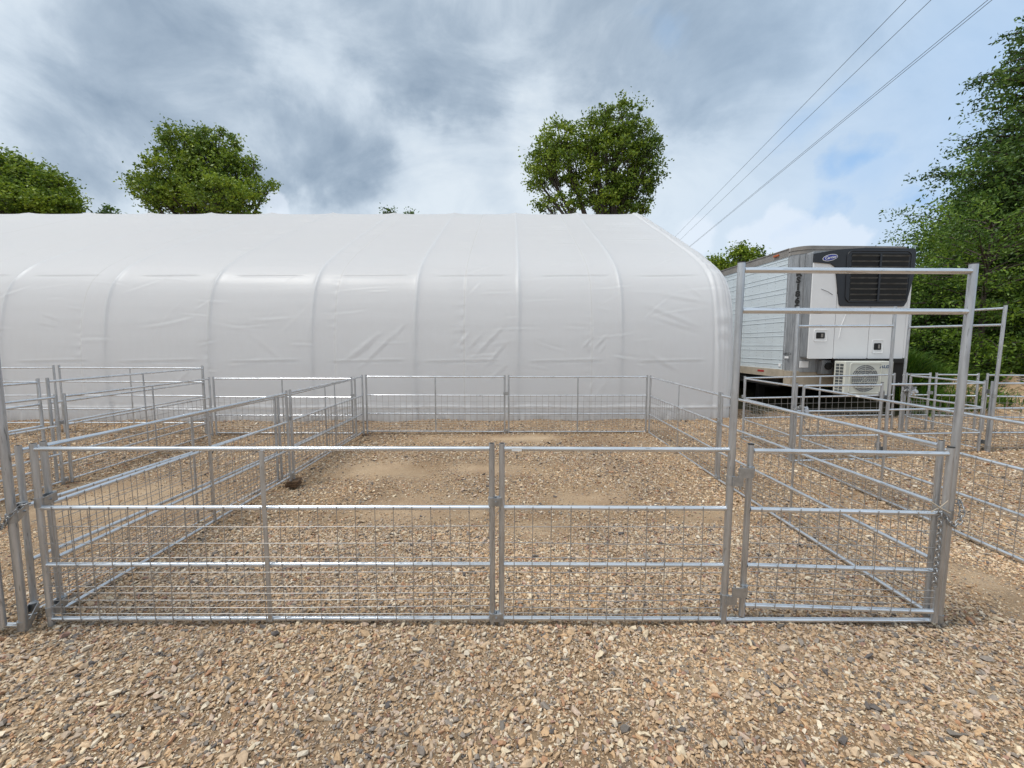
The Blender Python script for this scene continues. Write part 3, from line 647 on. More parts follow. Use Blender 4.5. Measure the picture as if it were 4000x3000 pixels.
rf.add([(x, y, Z1) for x, y in o]+[(Wd+.012, Lg, Z1), (-.012, Lg, Z1)], [tuple(range(len(o)+2))])
for xs, sg in ((-.012, 1), (Wd+.012, -1)): rf.box((xs, .3, Z1-.17), (xs+sg*.02, Lg, Z1-.001))
rf.tube((-.014, .3, Z1-.004), (-.014, Lg, Z1-.004), .014, 6)
rf.path([(x, y, Z1-.075) for x, y in corner_outline(.018)], .006, 6)
rf.build('roof', M['aluroof'], T)
MB().box((.02, Lg-.02, Z0), (Wd-.02, Lg, Z1-.02)).build('rear_door', M['twhite'], T)
MB().bbox((-.045, .62, Z1-.10), (-.01, .80, Z1-.055), .01).build('marker_lamp', M['amber'], T)
sk = MB().box((-.02, .25, Z0-.16), (.03, Lg, Z0+.02)).box((Wd-.03, .25, Z0-.16), (Wd+.02, Lg, Z0+.02)).box((-.01, .02, Z0-.33), (1.0, .25, Z0-.0)).box((0, .4, Z0-.05), (Wd, Lg, Z0-.01))
sk.build('base_rail', M['skirt'], T)
for k in range(7):
    tp = MB().box((-.024, .95+k*1.3, Z0-.075), (-.019, 1.20+k*1.3, Z0-.028)).build('reflective_tape', M['red'], T)
MB().box((.05, .5, Z0-.38), (Wd-.05, Lg-.3, Z0-.2)).build('underframe', M['under'], T)
for xs in (.55, Wd-.75):
    lg = MB().box((xs, 2.0, .08), (xs+.16, 2.16, Z0-.1)).box((xs-.08, 1.93, 0.04), (xs+.24, 2.23, .08)); lg.path([(xs+.08, 2.1, Z0-.15), (xs+.2, 2.75, Z0-.3)], .035, 8); lg.build('landing_leg', M['under'], T)
MB().tube((.6, 1.35, .72), (.6, 1.9, .72), .22, 20).build('tank', M['under'], T)
for yy in (11.0, 12.3):
    for xs in (.18, Wd-.18-.5):
        w = MB().tube((xs, yy, .5), (xs+.5, yy, .5), .5, 32).build('wheel', M['under'], T); MB().tube((xs-.01, yy, .5), (xs+.03, yy, .5), .25, 20).build('rim', M['alu'], w)
# lettering down the nose
ang = R(-52)
for i, ch in enumerate('RS1862'):
    text(ch, .17, (.072, .060, 3.15-i*.148), (R(90), 0, R(-38)), M['black'], T, sx=.95, bold=.011)
text('690CC6', .075, (-.010, .16, 1.40), (R(90), 0, R(-90)), M['black'], T, ext=.001)
MB().box((-.012, .12, 1.30), (-.006, .24, 1.345)).build('sticker', M['white'], T)
st = MB(); st.add([(-.0, -.07, 1.10), (.155, -.07, 1.10), (.155, -.07, 1.255), (-.0, -.07, 1.255)], [(0,1,2,3)])
MB().bbox((.16, -.02, 1.10), (.36, -.003, 1.24), .006).build('placard', M['white'], T)
MB().bbox((-.013, .36, 1.10), (-.002, .44, 1.17), .003).build('sticker', M['white'], T)
# electrical box
eb = MB().bbox((.57, -.14, .96), (.82, -.002, 1.27), .01).build('electric_box', M['alu'], T); MB().tube((.70, -.18, 1.14), (.70, -.14, 1.14), .075, 20).build('socket', M['under'], eb)
# cooling unit
ux0, ux1, uy, uz0, uz1 = .16, 2.34, -.24, 1.305, 3.63; um = (ux0+ux1)/2
U = MB()
poly_extrude(U, rrect(ux0, ux1, uz0, uz1-.06, .05), uy+.02, 0); U.build('cooling_unit', M['alu'], T); U = T.children[-1]
U = [o for o in T.children if o.name.startswith('cooling_unit')][0]
def panel_uz(x0, x1, z0, z1, nm='cover_panel'):
    b = MB(); poly_extrude(b, rrect(x0, x1, z0, z1, .02), uy-.004, uy+.03); return b.build(nm, M['uwhite'], U)
zc = 2.42
panel_uz(ux0+.004, ux0+.55, uz0, 3.34); panel_uz(ux0+.563, ux0+1.31, uz0, zc+.3); panel_uz(ux0+1.323, ux1-.07, uz0, zc+.4)
panel_uz(ux1-.062, ux1, uz0+.01, 3.3, 'edge_trim')
def cz(u): return u
bs = MB(); poly_extrude(bs, [(ux0-.0, 3.33), (ux0+.36, 3.30), (ux0+.46, 3.24), (ux0+.50, 3.05), (ux0+.60, zc+.04), (ux0+.64, zc), (ux1-.16, zc), (ux1-.10, zc+.1), (ux1+.015, 3.1), (ux1+.015, uz1-.05), (ux1-.03, uz1), (ux0+1.1, uz1+.005), (ux0+.55, uz1-.03), (ux0-.0, uz1-.12)], uy-.03, uy+.02); bs.build('black_shroud', M['unitblack'], U)
gf = MB(); o = rrect(ux0+.70, ux1-.08, 2.50, uz1-.06, .12, 6); o = [((x-um)*1.0+um if z > 2.9 else (x-(ux0+ux1)/2-.2)*(1-.07*(2.9-z)/.6)+(ux0+ux1)/2+.2, z) for x, z in o]
gf.path([(x, uy-.035, z) for x, z in o], .014, 6, True); poly_extrude(gf, [(x, z) for x, z in o], uy-.034, uy-.031, 0); gf.build('grille_frame', M['unitblack'], U)
nsl = 9
MB().box((ux0+.80, uy-.037, 2.54), (ux1-.14, uy-.033, uz1-.11)).build('grille_shade', M['dark'], U)  # flat dark sheet in place of the shaded space behind the slats
for i in range(nsl):
    z = uz1-.15-i*.115; k = max(0, (2.9-z)/.6)*.05; xa, xb = ux0+.79+k*.8, ux1-.13-k
    MB().add([(xa, uy-.040, z-.022), (xb, uy-.040, z-.022), (xb, uy-.062, z+.004), (xa, uy-.062, z+.004), (xa, uy-.036, z-.025), (xb, uy-.036, z-.025)], [(0,1,2,3), (4,5,1,0)]).build('grille_slat', M['louvre'], U)
MB().box((um+.30, uy-.066, 2.53), (um+.34, uy-.034, uz1-.12)).build('grille_mullion', M['unitblack'], U)
em = MB(); em.add([(ux0+.33+.165*math.cos(t*R(15)), uy-.034, 3.425+.068*math.sin(t*R(15))+.03*math.cos(t*R(15))) for t in range(24)], [tuple(range(24))]); em.build('emblem_rim', M['white'], U)
em = MB(); em.add([(ux0+.33+.152*math.cos(t*R(15)), uy-.038, 3.425+.056*math.sin(t*R(15))+.028*math.cos(t*R(15))) for t in range(24)], [tuple(range(24))]); em.build('emblem', M['blue'], U)
text('Carrier', .082, (ux0+.33, uy-.041, 3.425), (R(90), R(-9), 0), M['white'], U, shear=.35, bold=.001)
def recess(x, z, w=.19, h=.13):
    b = MB(); b.path([(p[0], uy-.006, p[1]) for p in rrect(x-w*.75, x+w*.75, z-h*.95, z+h*.95, .03)], .006, 6, True); b.build('handle_surround', M['uwhite'], U)
    b = MB(); poly_extrude(b, rrect(x-w/2, x+w/2, z-h/2, z+h/2, .02), uy-.009, uy+.02); b.build('handle', M['dark'], U)
    MB().box((x+.01, uy-.014, z-h*.3), (x+w*.3, uy-.008, z+h*.3)).build('handle_lever', M['aluroof'], U)
recess(ux0+.25, 1.80); recess(ux0+1.53, 1.565, .16, .145)
sc = MB(); sc.path([(ux0+.66, uy-.006, 1.75), (ux0+.70, uy-.006, 2.02), (ux0+.78, uy-.006, 2.25), (ux0+.94, uy-.006, 2.33), (ux0+1.28, uy-.006, 2.355)], .007, 6); sc.build('moulding', M['uwhite'], U)
MB().path([(ux0+.20, uy-.005, 2.78), (ux0+.36, uy-.006, 2.72), (ux0+.46, uy-.005, 2.66)], .006, 6).build('scuff', M['acgrey'], U)
MB().box((ux0+.6, -.36, uz0-.09), (ux1-.05, -.02, uz0-.005)).box((ux1-.35, -.30, .7), (ux1-.05, -.02, uz0-.09)).build('mounting_bracket', M['under'], T)
T.matrix_world = T.matrix_world

# air conditioner on the trailer front
A = thing('air_conditioner', 'cream outdoor air conditioner hung under the trailer cooling unit', 'air conditioner')
A.location = (6.93, 8.84, .56); A.rotation_euler.z = R(1.5); AW, AH, AD = 1.02, .70, .30
MB().bbox((0, 0, 0), (AW, AD, AH), .012).build('casing', M['acbeige'], A)
MB().box((-.004, .02, -.03), (AW, AD-.02, -.001)).build('base_foot', M['under'], A)
fp = MB(); fp.path([(p[0], -.004, p[1]) for p in rrect(.10, .76, .04, .66, .04)], .008, 6, True); fp.build('fan_surround', M['acbeige'], A)
fx, fz, fr = .42, .345, .285
MB().tube((fx, -.003, fz), (fx, -.0005, fz), fr, 40).build('fan_opening', M['acgrey'], A)
fg = MB()
for r_ in (.285, .25, .21, .17, .13, .09, .05): fg.path([(fx+r_*math.cos(t*R(12)), -.010, fz+r_*math.sin(t*R(12))) for t in range(30)], .0028, 5, True)
for t in range(8): fg.path([(fx, -.010, fz), (fx+fr*math.cos(t*R(45)), -.010, fz+fr*math.sin(t*R(45)))], .003, 5)
for dz in (-.19, -.08, .08, .17): fg.path([(fx-math.sqrt(fr**2-dz**2), -.014, fz+dz), (fx+math.sqrt(fr**2-dz**2), -.014, fz+dz)], .005, 5)
fg.build('fan_grille', M['acbeige'], A)
sg = MB()
for i in range(9):
    for j in range(2): sg.box((-.003, .05+j*.11, .05+i*.068), (.001, .05+j*.11+.09, .05+i*.068+.052))
sg.build('side_grille', M['louvre'], A)
text('AUX', .085, (.845, -.003, .585), (R(90), 0, 0), M['auxblue'], A, sx=1.35, shear=.1, bold=.002)

# ------------------------------------------------------------------ foliage
def leaves_mesh(name, centers, sizes, mat, aspect=.55, droop=.3, seed=1):
    r = np.random.default_rng(seed); n = len(centers)
    a = r.uniform(0, 2*np.pi, n); el = r.normal(-droop, .5, n)
    d = np.stack([np.cos(a)*np.cos(el), np.sin(a)*np.cos(el), np.sin(el)], -1)
    u = r.normal(size=(n, 3)); u[:, 2] *= .5; u = np.cross(d, u); u /= np.linalg.norm(u, axis=1)[:, None]+1e-9
    s = sizes[:, None]; w = s*aspect
    V = np.stack([centers-d*s*.5, centers+u*w*.5, centers+d*s*.5, centers-u*w*.5], 1).reshape(-1, 3)
    return np_mesh(name, V, np.arange(4*n).reshape(n, 4), mat)
def crown_points(lobes, nclump, per, cr, seed, shell=.55, flat=.6):
    r = np.random.default_rng(seed); vol = np.array([l[1][0]*l[1][1]*l[1][2] for l in lobes])**.75; p = vol/vol.sum()
    k = r.choice(len(lobes), nclump, p=p); d = r.normal(size=(nclump, 3)); d /= np.linalg.norm(d, axis=1)[:, None]
    rad = (shell+(1-shell)*r.uniform(0, 1, nclump))**(1/1.5)*(1+.15*r.normal(size=nclump))
    c = np.array([lobes[i][0] for i in k])+d*rad[:, None]*np.array([lobes[i][1] for i in k])
    pts = np.repeat(c, per, 0); sc = np.repeat(r.uniform(.35, 1.6, nclump), per)[:, None]
    off = r.normal(size=(nclump*per, 3))*np.array([1, 1, flat])*cr*sc; off[:, 2] -= (off[:, 0]**2+off[:, 1]**2)*.35*(flat < .5)/max(cr, .1)*.5
    return c, pts+off
def tree(label, base, lobes, nclump, per, cr, leaf_s, mat, trunk_r, group, seed, name='tree', twigs=True, flat=.6, shell=.55):
    t = thing(name, label, 'tree', group, base)
    b = Vector(base); lo = [(np.array(c)-np.array(base), np.array(rd)) for c, rd in lobes]
    c, pts = crown_points(lo, nclump, per, cr, seed, shell, flat)
    r = np.random.default_rng(seed+50)
    link('crown', leaves_mesh('crown', pts, r.uniform(.6, 1.35, len(pts))*leaf_s, mat, seed=seed), t)
    mb = MB(); rr = random.Random(seed); top = np.mean([l[0] for l in lo], 0); h = top[2]
    fork = Vector((top[0]*.35, top[1]*.35, h*.45))
    mb.path([(0,0,-.3), (fork.x*.4+rr.uniform(-.1,.1), fork.y*.4, fork.z*.5), fork], [trunk_r, trunk_r*.8, trunk_r*.65], 10)
    mid = []
    for (lc, lr) in lo:
        e = Vector(lc); m1 = fork.lerp(e, .5)+Vector((rr.uniform(-.3,.3), rr.uniform(-.3,.3), rr.uniform(0,.5)))
        mb.path([fork, m1, e, e+Vector((rr.uniform(-.3,.3)*lr[0], 0, lr[2]*.55))], [trunk_r*.5, trunk_r*.32, trunk_r*.18, trunk_r*.05], 7)
        mid.append((e, m1))
    if twigs:
        for i in range(0, len(c), 2):
            p = Vector(c[i]); e, m1 = min(mid, key=lambda q: (q[0]-p).length); s0 = m1.lerp(e, rr.uniform(.2, 1))
            mb.path([s0, s0.lerp(p, .5)+Vector((rr.uniform(-.1,.1), 0, rr.uniform(-.15,.1))), p], [trunk_r*.11, trunk_r*.07, trunk_r*.03], 4)
    mb.build('trunk', M['bark'], t); return t
def lob(px, py, rx, rz, Y, ry=None, dy=0):               # an ellipsoid of foliage by where it shows and how far off it is
    s = Y/F_PX; p = at(px, py, Y+dy); return (tuple(p), (rx*s, (ry if ry else (rx+rz)/2*s), rz*s))
GT = 'trees rising behind the tent'
Y = 30
tree('rounded green tree behind the tent, left of the middle, bare twig low on its left', (at(800,828,Y).x, Y, 0),
     [lob(730,560,75,55,Y), lob(850,570,85,60,Y), lob(700,660,110,70,Y), lob(850,670,120,90,Y), lob(640,760,110,60,Y), lob(770,770,140,80,Y), lob(930,700,70,60,Y), lob(960,790,75,50,Y,dy=-1), lob(1030,735,45,22,Y), lob(1060,718,28,12,Y), lob(1000,650,30,40,Y), lob(560,720,45,35,Y), lob(670,525,35,20,Y), lob(860,760,110,60,Y,dy=-2)],
     900, 42, .23, .185, M['leaf_mid'], .30, GT, 11)
Y = 26
tree('tallest tree behind the tent, right of the middle, with two uneven crown lobes', (at(2380,830,Y).x, Y, 0),
     [lob(2200,560,90,70,Y), lob(2130,640,60,60,Y), lob(2230,640,100,80,Y), lob(2110,710,40,35,Y), lob(2330,540,70,90,Y), lob(2440,470,75,70,Y), lob(2490,560,85,80,Y), lob(2400,600,120,100,Y), lob(2530,650,65,90,Y), lob(2350,740,110,60,Y), lob(2200,800,90,30,Y), lob(2470,740,90,70,Y), lob(2130,795,40,25,Y), lob(2420,800,110,40,Y), lob(2520,820,30,14,Y), lob(2370,430,25,20,Y)],
     950, 40, .18, .16, M['leaf_mid'], .30, GT, 12)
Y = 32
tree('broad tree crown behind the tent cut off by the left picture edge', (at(60,840,Y).x, Y, 0),
     [lob(-60,690,120,90,Y), lob(60,700,120,85,Y), lob(170,740,110,75,Y), lob(240,780,70,45,Y), lob(290,808,40,25,Y), lob(60,790,150,60,Y,dy=-1.5), lob(190,805,100,35,Y,dy=-1), lob(-150,700,100,100,Y), lob(0,640,50,40,Y)],
     1100, 36, .28, .20, M['leaf_mid'], .34, GT, 13)
Y = 34
tree('low sprig of treetop just showing over the middle of the tent ridge', (at(1570,840,Y).x, Y, 0), [lob(1530,826,28,9,Y), lob(1612,826,24,9,Y), lob(1570,856,50,14,Y)], 50, 22, .16, .17, M['leaf_dark'], .25, GT, 14)
tree('tiny sprig of treetop over the ridge between the two left trees', (at(435,840,Y).x, Y, 0), [lob(420,822,14,10,Y), lob(445,818,20,9,Y), lob(440,850,40,20,Y)], 40, 26, .16, .18, M['leaf_dark'], .2, GT, 15)
Y = 24
tree('small light tree between the tent end and the trailer roof', (at(2900,1200,Y).x, Y, 0), [lob(2800,1040,45,35,Y), lob(2840,1060,50,40,Y), lob(2900,1010,34,40,Y), lob(2945,1030,50,40,Y), lob(2900,1080,90,50,Y), lob(2965,985,18,22,Y), lob(2900,970,14,16,Y), lob(3020,1050,40,40,Y)], 420, 34, .18, .15, M['leaf_mid'], .2, GT, 16)

GR = 'trees of the wood on the right'
def big(label, base, lobes, n, seed, mat, ls=.105, cr=.17, per=40, tr_=.2): return tree(label, base, lobes, int(n*.50), int(per*3.0), cr*1.75, ls*.78, mat, tr_*.6, GR, seed, flat=.34, shell=.35)
def spray_tree(label, base, H, prof, nbr, mat, leaf_s, seed, tr_=.14, low=.12, az=None, name='tree'):
    """trunk with layered, drooping sprays: branches carry flat side twigs, twigs carry leaves"""
    r = np.random.default_rng(seed); t = thing(name, label, 'tree', GR, base); mb = MB(); pts = []
    lean = Vector((r.uniform(-.04, .04), r.uniform(-.04, .04), 0))
    mb.path([Vector((0,0,-.2))]+[lean*z*H+Vector((.05*math.sin(z*9+seed), .05*math.cos(z*7), z*H)) for z in (.15,.35,.55,.75,.92)], [tr_, tr_*.85, tr_*.65, tr_*.45, tr_*.28, tr_*.1], 9)
    for k in range(nbr):
        f = low+(1-low)*((k+r.uniform(0,1))/nbr); z0 = f*H*.92; a = r.uniform(0, 2*np.pi) if az is None else r.normal(az, 1.25)
        ln = np.interp(f, prof[0], prof[1])*r.uniform(.62, 1.12); rise = r.uniform(.1, .75)*(.5+f); dr = r.uniform(.0, .28)*(1.15-f)
        d = np.array([math.cos(a), math.sin(a)]); side = np.array([-d[1], d[0]]); wob = r.uniform(-.25, .25)
        us = np.linspace(0, 1, 9); P = np.stack([us*ln*d[0]+side[0]*wob*us**2*ln*.5, us*ln*d[1]+side[1]*wob*us**2*ln*.5, z0+(rise*us-(rise*.4+dr)*us**2.2)*ln*.8], -1)
        P[:, 0] += lean.x*z0; P[:, 1] += lean.y*z0
        mb.path([tuple(p) for p in P[::2]], [tr_*.22*(1-.8*u) for u in us[::2]], 5)
        nt_ = max(6, int(ln*9))
        for q in range(nt_):
            u = .22+.78*(q+r.uniform(0, 1))/nt_; p = np.array([np.interp(u, us, P[:, i]) for i in range(3)]); sg = 1 if q%2 else -1
            tl = (.22+.42*math.sin(min(1, u*1.1)*np.pi*.8))*r.uniform(.6, 1.25)*min(1.3, ln*.55); ta = a+sg*r.uniform(.55, 1.2)
            if q == nt_-1: ta = a
            td = np.array([math.cos(ta), math.sin(ta), r.uniform(-.35, .6)]); m = max(7, int(tl*30/leaf_s*.062)); v = np.linspace(.08, 1, m)
            tp = p+td*v[:, None]*tl; tp[:, 2] -= .22*tl*v**2
            pts.append(tp+r.normal(size=tp.shape)*np.array([.06, .06, .055])); pts.append(tp[::2]+r.normal(size=tp[::2].shape)*np.array([.05, .05, .05])-np.array([0, 0, .03]))
    pts = np.concatenate(pts); link('crown', leaves_mesh('crown', pts, r.uniform(.6, 1.35, len(pts))*leaf_s, mat, .42, .45, seed=seed), t); mb.build('trunk', M['bark'], t); return t
PB = ([0, .25, .6, .85, 1], [2.0, 2.3, 2.4, 1.9, .9])
spray_tree('tall tree at the right picture edge with drooping shoots against the sky', (14.25, 12.2, 0), 11.2, ([0, .3, .5, .62, .70, .84, 1], [1.7, 1.9, 2.0, 2.1, 1.4, 1.3, .9]), 230, M['leaf_dark'], .112, 41, .17, .2)
spray_tree('dark layered tree on the right, its upper edge stepping down towards the trailer', (14.7, 12.6, 0), 7.4, PB, 150, M['leaf_dark'], .108, 42)
spray_tree('fresh green tree on the right with thin fronds reaching over the trailer', (12.3, 11.4, 0), 5.1, ([0, .4, .7, .85, 1], [1.7, 1.9, 2.3, 2.4, .9]), 105, M['leaf_fresh'], .085, 43, .11, .15)
spray_tree('low leafy tree drooping to the grass beside the trailer front', (11.9, 12.3, 0), 3.7, ([0, .5, 1], [1.6, 1.8, .6]), 70, M['leaf_dark'], .085, 44, .08, .05)
spray_tree('mid green tree over the dirt mound, layered branches hanging low', (14.3, 11.9, 0), 4.6, ([0, .5, 1], [2.2, 2.2, .7]), 85, M['leaf_fresh'], .085, 45, .1, .12)
spray_tree('dark tree at the right edge standing behind the tall drooping one', (16.6, 12.9, 0), 9.5, PB, 120, M['leaf_dark'], .11, 46)
Y = 13
big('dark tree filling the gap right of the cooling unit', (12.4, 13.6, 0),
    [lob(3620,1120,70,80,Y), lob(3700,1200,110,100,Y), lob(3620,1290,90,90,Y), lob(3800,1280,130,110,Y), lob(3700,1380,130,80,Y), lob(3590,1210,50,80,Y), lob(3560,1330,60,90,Y)], 1150, 24, M['leaf_dark'])
Y = 12.5
Y = 12.5
big('dark leafy tree beyond the dirt mound at the right edge', (15.4, 13.4, 0),
    [lob(3920,1200,120,90,Y), lob(4000,1320,130,110,Y), lob(3850,1400,110,90,Y), lob(3980,1440,120,80,Y), lob(4120,1200,120,160,Y), lob(4120,1420,110,120,Y), lob(3900,1480,130,50,Y)], 1200, 25, M['leaf_dark'])
Y = 19
big('dim tree deep in the wood behind the other right trees', (21.5, 20.0, 0),
    [lob(3640,1150,90,120,Y), lob(3760,1000,140,150,Y), lob(3920,900,150,200,Y), lob(3900,1250,170,170,Y), lob(3650,1350,120,120,Y), lob(4050,700,140,250,Y), lob(3800,1420,220,90,Y)], 900, 26, M['leaf_dark'], .22, .32, 34, .3)
# ferny edge sprays on the outermost shoots are part of the crowns above

rw = np.random.default_rng(77); nc_ = 900; th = rw.uniform(-.25, 3.4, nc_); rd = rw.uniform(48, 66, nc_); cz_ = rw.uniform(0, 1, nc_)**.8*(5.5+1.8*np.sin(th*9)+1.2*np.sin(th*23))
cc_ = np.stack([np.cos(th)*rd+8, np.sin(th)*rd*.9+6, cz_], -1); pw = np.repeat(cc_, 40, 0)+rw.normal(size=(nc_*40, 3))*np.array([1.5, 1.5, 1.0])
tag(link('far_wood', leaves_mesh('far_wood', pw, rw.uniform(.5, 1.1, len(pw)), M['leaf_dark'], .7, seed=78)), 'far-off wood closing the horizon beyond the tent and the right trees', 'wood', kind='stuff')
def blades(n, region, hmin, hmax, wd, seed, lean=.5):
    r = np.random.default_rng(seed); P = region(r, n); x, y, z = P.T; h = r.uniform(hmin, hmax, n); a = r.uniform(0, 2*np.pi, n); l = r.uniform(.1, lean, n)*h
    dx, dy = np.cos(a), np.sin(a); px, py = -dy*wd, dx*wd
    V = np.stack([np.stack([x-px, y-py, z], -1), np.stack([x+px, y+py, z], -1),
                  np.stack([x+dx*l*.4+px*.8, y+dy*l*.4+py*.8, z+h*.6], -1), np.stack([x+dx*l*.4-px*.8, y+dy*l*.4-py*.8, z+h*.6], -1),
                  np.stack([x+dx*l*1.3+px*.15, y+dy*l*1.3+py*.15, z+h*.95], -1), np.stack([x+dx*l*1.3-px*.15, y+dy*l*1.3-py*.15, z+h*.95], -1)], 1)
    b = (np.arange(n)*6)[:, None]
    return V.reshape(-1, 3), np.concatenate([b+np.array([[0,1,2,3]]), b+np.array([[3,2,4,5]])])
# grassy bank: terrain hump + blades
def hump(x, y, cx, cy, sx, sy, h): return h*np.exp(-((x-cx)/sx)**2-((y-cy)/sy)**2)
def bank_h(x, y): return .02+hump(x, y, 9.5, 10.6, 1.2, .9, .80)+hump(x, y, 11.5, 12.5, 2.5, 1.5, .35)+hump(x, y, 8.2, 13.5, 4, 2.2, .35)+.03*np.sin(x*7)*np.sin(y*6)
bx = np.arange(4.8, 18, .15); by = np.arange(9.0, 17, .15); BX, BY = np.meshgrid(bx, by); BZ = gh(BX, BY)*.0+bank_h(BX, BY)*np.clip((BY-9.0)/.8, 0, 1)*np.clip((BX-4.8)/1, 0, 1)+gh(BX, BY)-.03
ii = np.arange(BX.size).reshape(BX.shape); Q = np.stack([ii[:-1,:-1], ii[:-1,1:], ii[1:,1:], ii[1:,:-1]], -1).reshape(-1, 4)
tag(link('terrain', np_mesh('terrain', np.stack([BX, BY, BZ], -1).reshape(-1, 3), Q, M['forest_floor'], True)), kind='structure')
def reg_bank(r, n):
    x = np.concatenate([r.normal(9.4, 1.1, n//2), r.uniform(5.5, 13, n-n//2)]); y = np.concatenate([r.normal(10.4, .8, n//2), r.uniform(9.9, 15, n-n//2)]); y = np.maximum(y, 9.25+.2*np.sin(x*3)); x = np.where((x < 8.8) & (y < 14), 8.8+np.abs(r.normal(0, 1.1, len(x))), x)
    return np.stack([x, y, gh(x, y)+bank_h(x, y)-.05], -1)
v1, f1 = blades(17000, reg_bank, .18, .62, .013, 3, 1.0)
tag(link('grass', np_mesh('grass', v1, f1, M['grass'])), 'long green grass on the bank right of the trailer', 'grass', kind='stuff')
def reg_weed(r, n):
    x = r.uniform(5.0, 13.5, n); y = r.uniform(11.0, 16.5, n); y = np.where(x < 8.9, 14+np.abs(y-14)*.9, y); return np.stack([x, y, gh(x, y)+bank_h(x, y)+r.uniform(0, .9, n)**1.5], -1)
r_ = np.random.default_rng(8); P = reg_weed(r_, 26000)
tag(link('undergrowth', leaves_mesh('undergrowth', P, r_.uniform(.05, .14, len(P)), M['leaf_dark'], .6, seed=31)), 'dark leafy weeds under and behind the trailer', 'undergrowth', kind='stuff')

# dirt mound
mx_ = np.arange(8.6, 17, .07); my_ = np.arange(8.2, 13.0, .07); MX, MY = np.meshgrid(mx_, my_); nz = np.array([noise.fractal((a*1.3, b*1.3, 0), 1, 2, 5) for a, b in zip(MX.ravel(), MY.ravel())]).reshape(MX.shape)
MZ = hump(MX, MY, 10.3, 10.0, .7, .9, .66)+hump(MX, MY, 11.9, 10.2, 1.2, 1.0, .52)+hump(MX, MY, 14.0, 10.5, 2.4, 1.2, .42)+hump(MX, MY, 9.8, 9.5, .6, .5, .22)
MZ = MZ*(1+.45*nz)-.10+.0*MX
ii = np.arange(MX.size).reshape(MX.shape); Q = np.stack([ii[:-1,:-1], ii[:-1,1:], ii[1:,1:], ii[1:,:-1]], -1).reshape(-1, 4)
tag(link('dirt_mound', np_mesh('dirt_mound', np.stack([MX, MY, MZ+gh(MX, MY)*.5], -1).reshape(-1, 3), Q, M['dirt'], True)), kind='structure')
rs = []; rsf = []; o_ = 0
for k in range(5200):
    i, j = random.randrange(len(my_)), random.randrange(len(mx_))
    if MZ[i, j] < .03: continue
    tv, tf = TA[k%26]; s = random.choice([.02, .03, .035, .05, .07]); a = random.uniform(0, 6.28); ca, sa = math.cos(a), math.sin(a)
    v = tv*s*np.array([1.1, 1, 1.3]); v = np.stack([v[:,0]*ca-v[:,1]*sa+MX[i,j], v[:,0]*sa+v[:,1]*ca+MY[i,j], v[:,2]+MZ[i,j]+gh(MX[i,j], MY[i,j])*.5], -1)
    rs.append(v); rsf.append(tf+o_); o_ += len(tv)
tag(link('rubble', np_mesh('rubble', np.concatenate(rs), np.concatenate(rsf), M['stone'])), 'stones strewn over the brown dirt mound', 'rubble', kind='stuff')

# ------------------------------------------------------------------ power lines
def wire(label, a, b, r=.007):
    a, b = Vector(a), Vector(b); d = (b-a)/(b.y-a.y)
    p0 = a+d*(80-a.y); p1 = a+d*(-30-a.y); pts = []
    for i in range(41):
        t = i/40; p = p0.lerp(p1, t); p.z += 0; pts.append(p)
    tag(MB().path(pts, r, 6).build('power_line', M['cable']), label, 'power line', 'overhead power lines')
wire('leftmost of the overhead power lines', (11.227,29.916,9), (8.51,9.936,9))
wire('overhead power line second from the left', (11.922,30.836,9), (9.05,9.937,9))
wire('third overhead power line, left strand of the close pair', (13.417,32.78,9), (10.275,9.94,9))
wire('rightmost overhead power line, right strand of the close pair', (13.46,32.60,9), (10.363,9.94,9))

# ------------------------------------------------------------------ sky, sun, camera
W = bpy.data.worlds.new('World'); bpy.context.scene.world = W; W.use_nodes = True; nt = W.node_tree
bg = nt.nodes['Background']; SUN_EL, SUN_AZ = R(65), R(-104)      # azimuth from +Y, clockwise
sky = N(nt, 'ShaderNodeTexSky', sky_type='NISHITA'); sky.sun_disc = False; sky.sun_elevation = SUN_EL; sky.sun_rotation = SUN_AZ
tc = N(nt, 'ShaderNodeTexCoord')
sep = N(nt, 'ShaderNodeSeparateXYZ'); L(nt, tc.outputs['Generated'], sep.inputs[0])
mz = N(nt, 'ShaderNodeMath', operation='MAXIMUM'); L(nt, sep.outputs['Z'], mz.inputs[0]); mz.inputs[1].default_value = 0
az = N(nt, 'ShaderNodeMath', operation='ADD'); L(nt, mz.outputs[0], az.inputs[0]); az.inputs[1].default_value = .16
dx = N(nt, 'ShaderNodeMath', operation='DIVIDE'); L(nt, sep.outputs['X'], dx.inputs[0]); L(nt, az.outputs[0], dx.inputs[1])
dy = N(nt, 'ShaderNodeMath', operation='DIVIDE'); L(nt, sep.outputs['Y'], dy.inputs[0]); L(nt, az.outputs[0], dy.inputs[1])
cv = N(nt, 'ShaderNodeCombineXYZ'); L(nt, dx.outputs[0], cv.inputs[0]); L(nt, dy.outputs[0], cv.inputs[1])
def cloud_noise(scale, detail, rough, dist, off):
    mp = N(nt, 'ShaderNodeMapping'); mp.inputs['Location'].default_value = off; mp.inputs['Rotation'].default_value = (0, 0, R(-35)); mp.inputs['Scale'].default_value = (1, .6, 1); L(nt, cv.outputs[0], mp.inputs['Vector'])
    n = N(nt, 'ShaderNodeTexNoise', Scale=scale, Detail=detail, Roughness=rough, Distortion=dist); L(nt, mp.outputs['Vector'], n.inputs['Vector']); return n
n1 = cloud_noise(1.1, 9., .52, .25, (2.3, 1.1, 0)); n2 = N(nt, 'ShaderNodeTexNoise', Scale=4.6, Detail=11., Roughness=.6, Distortion=.5)
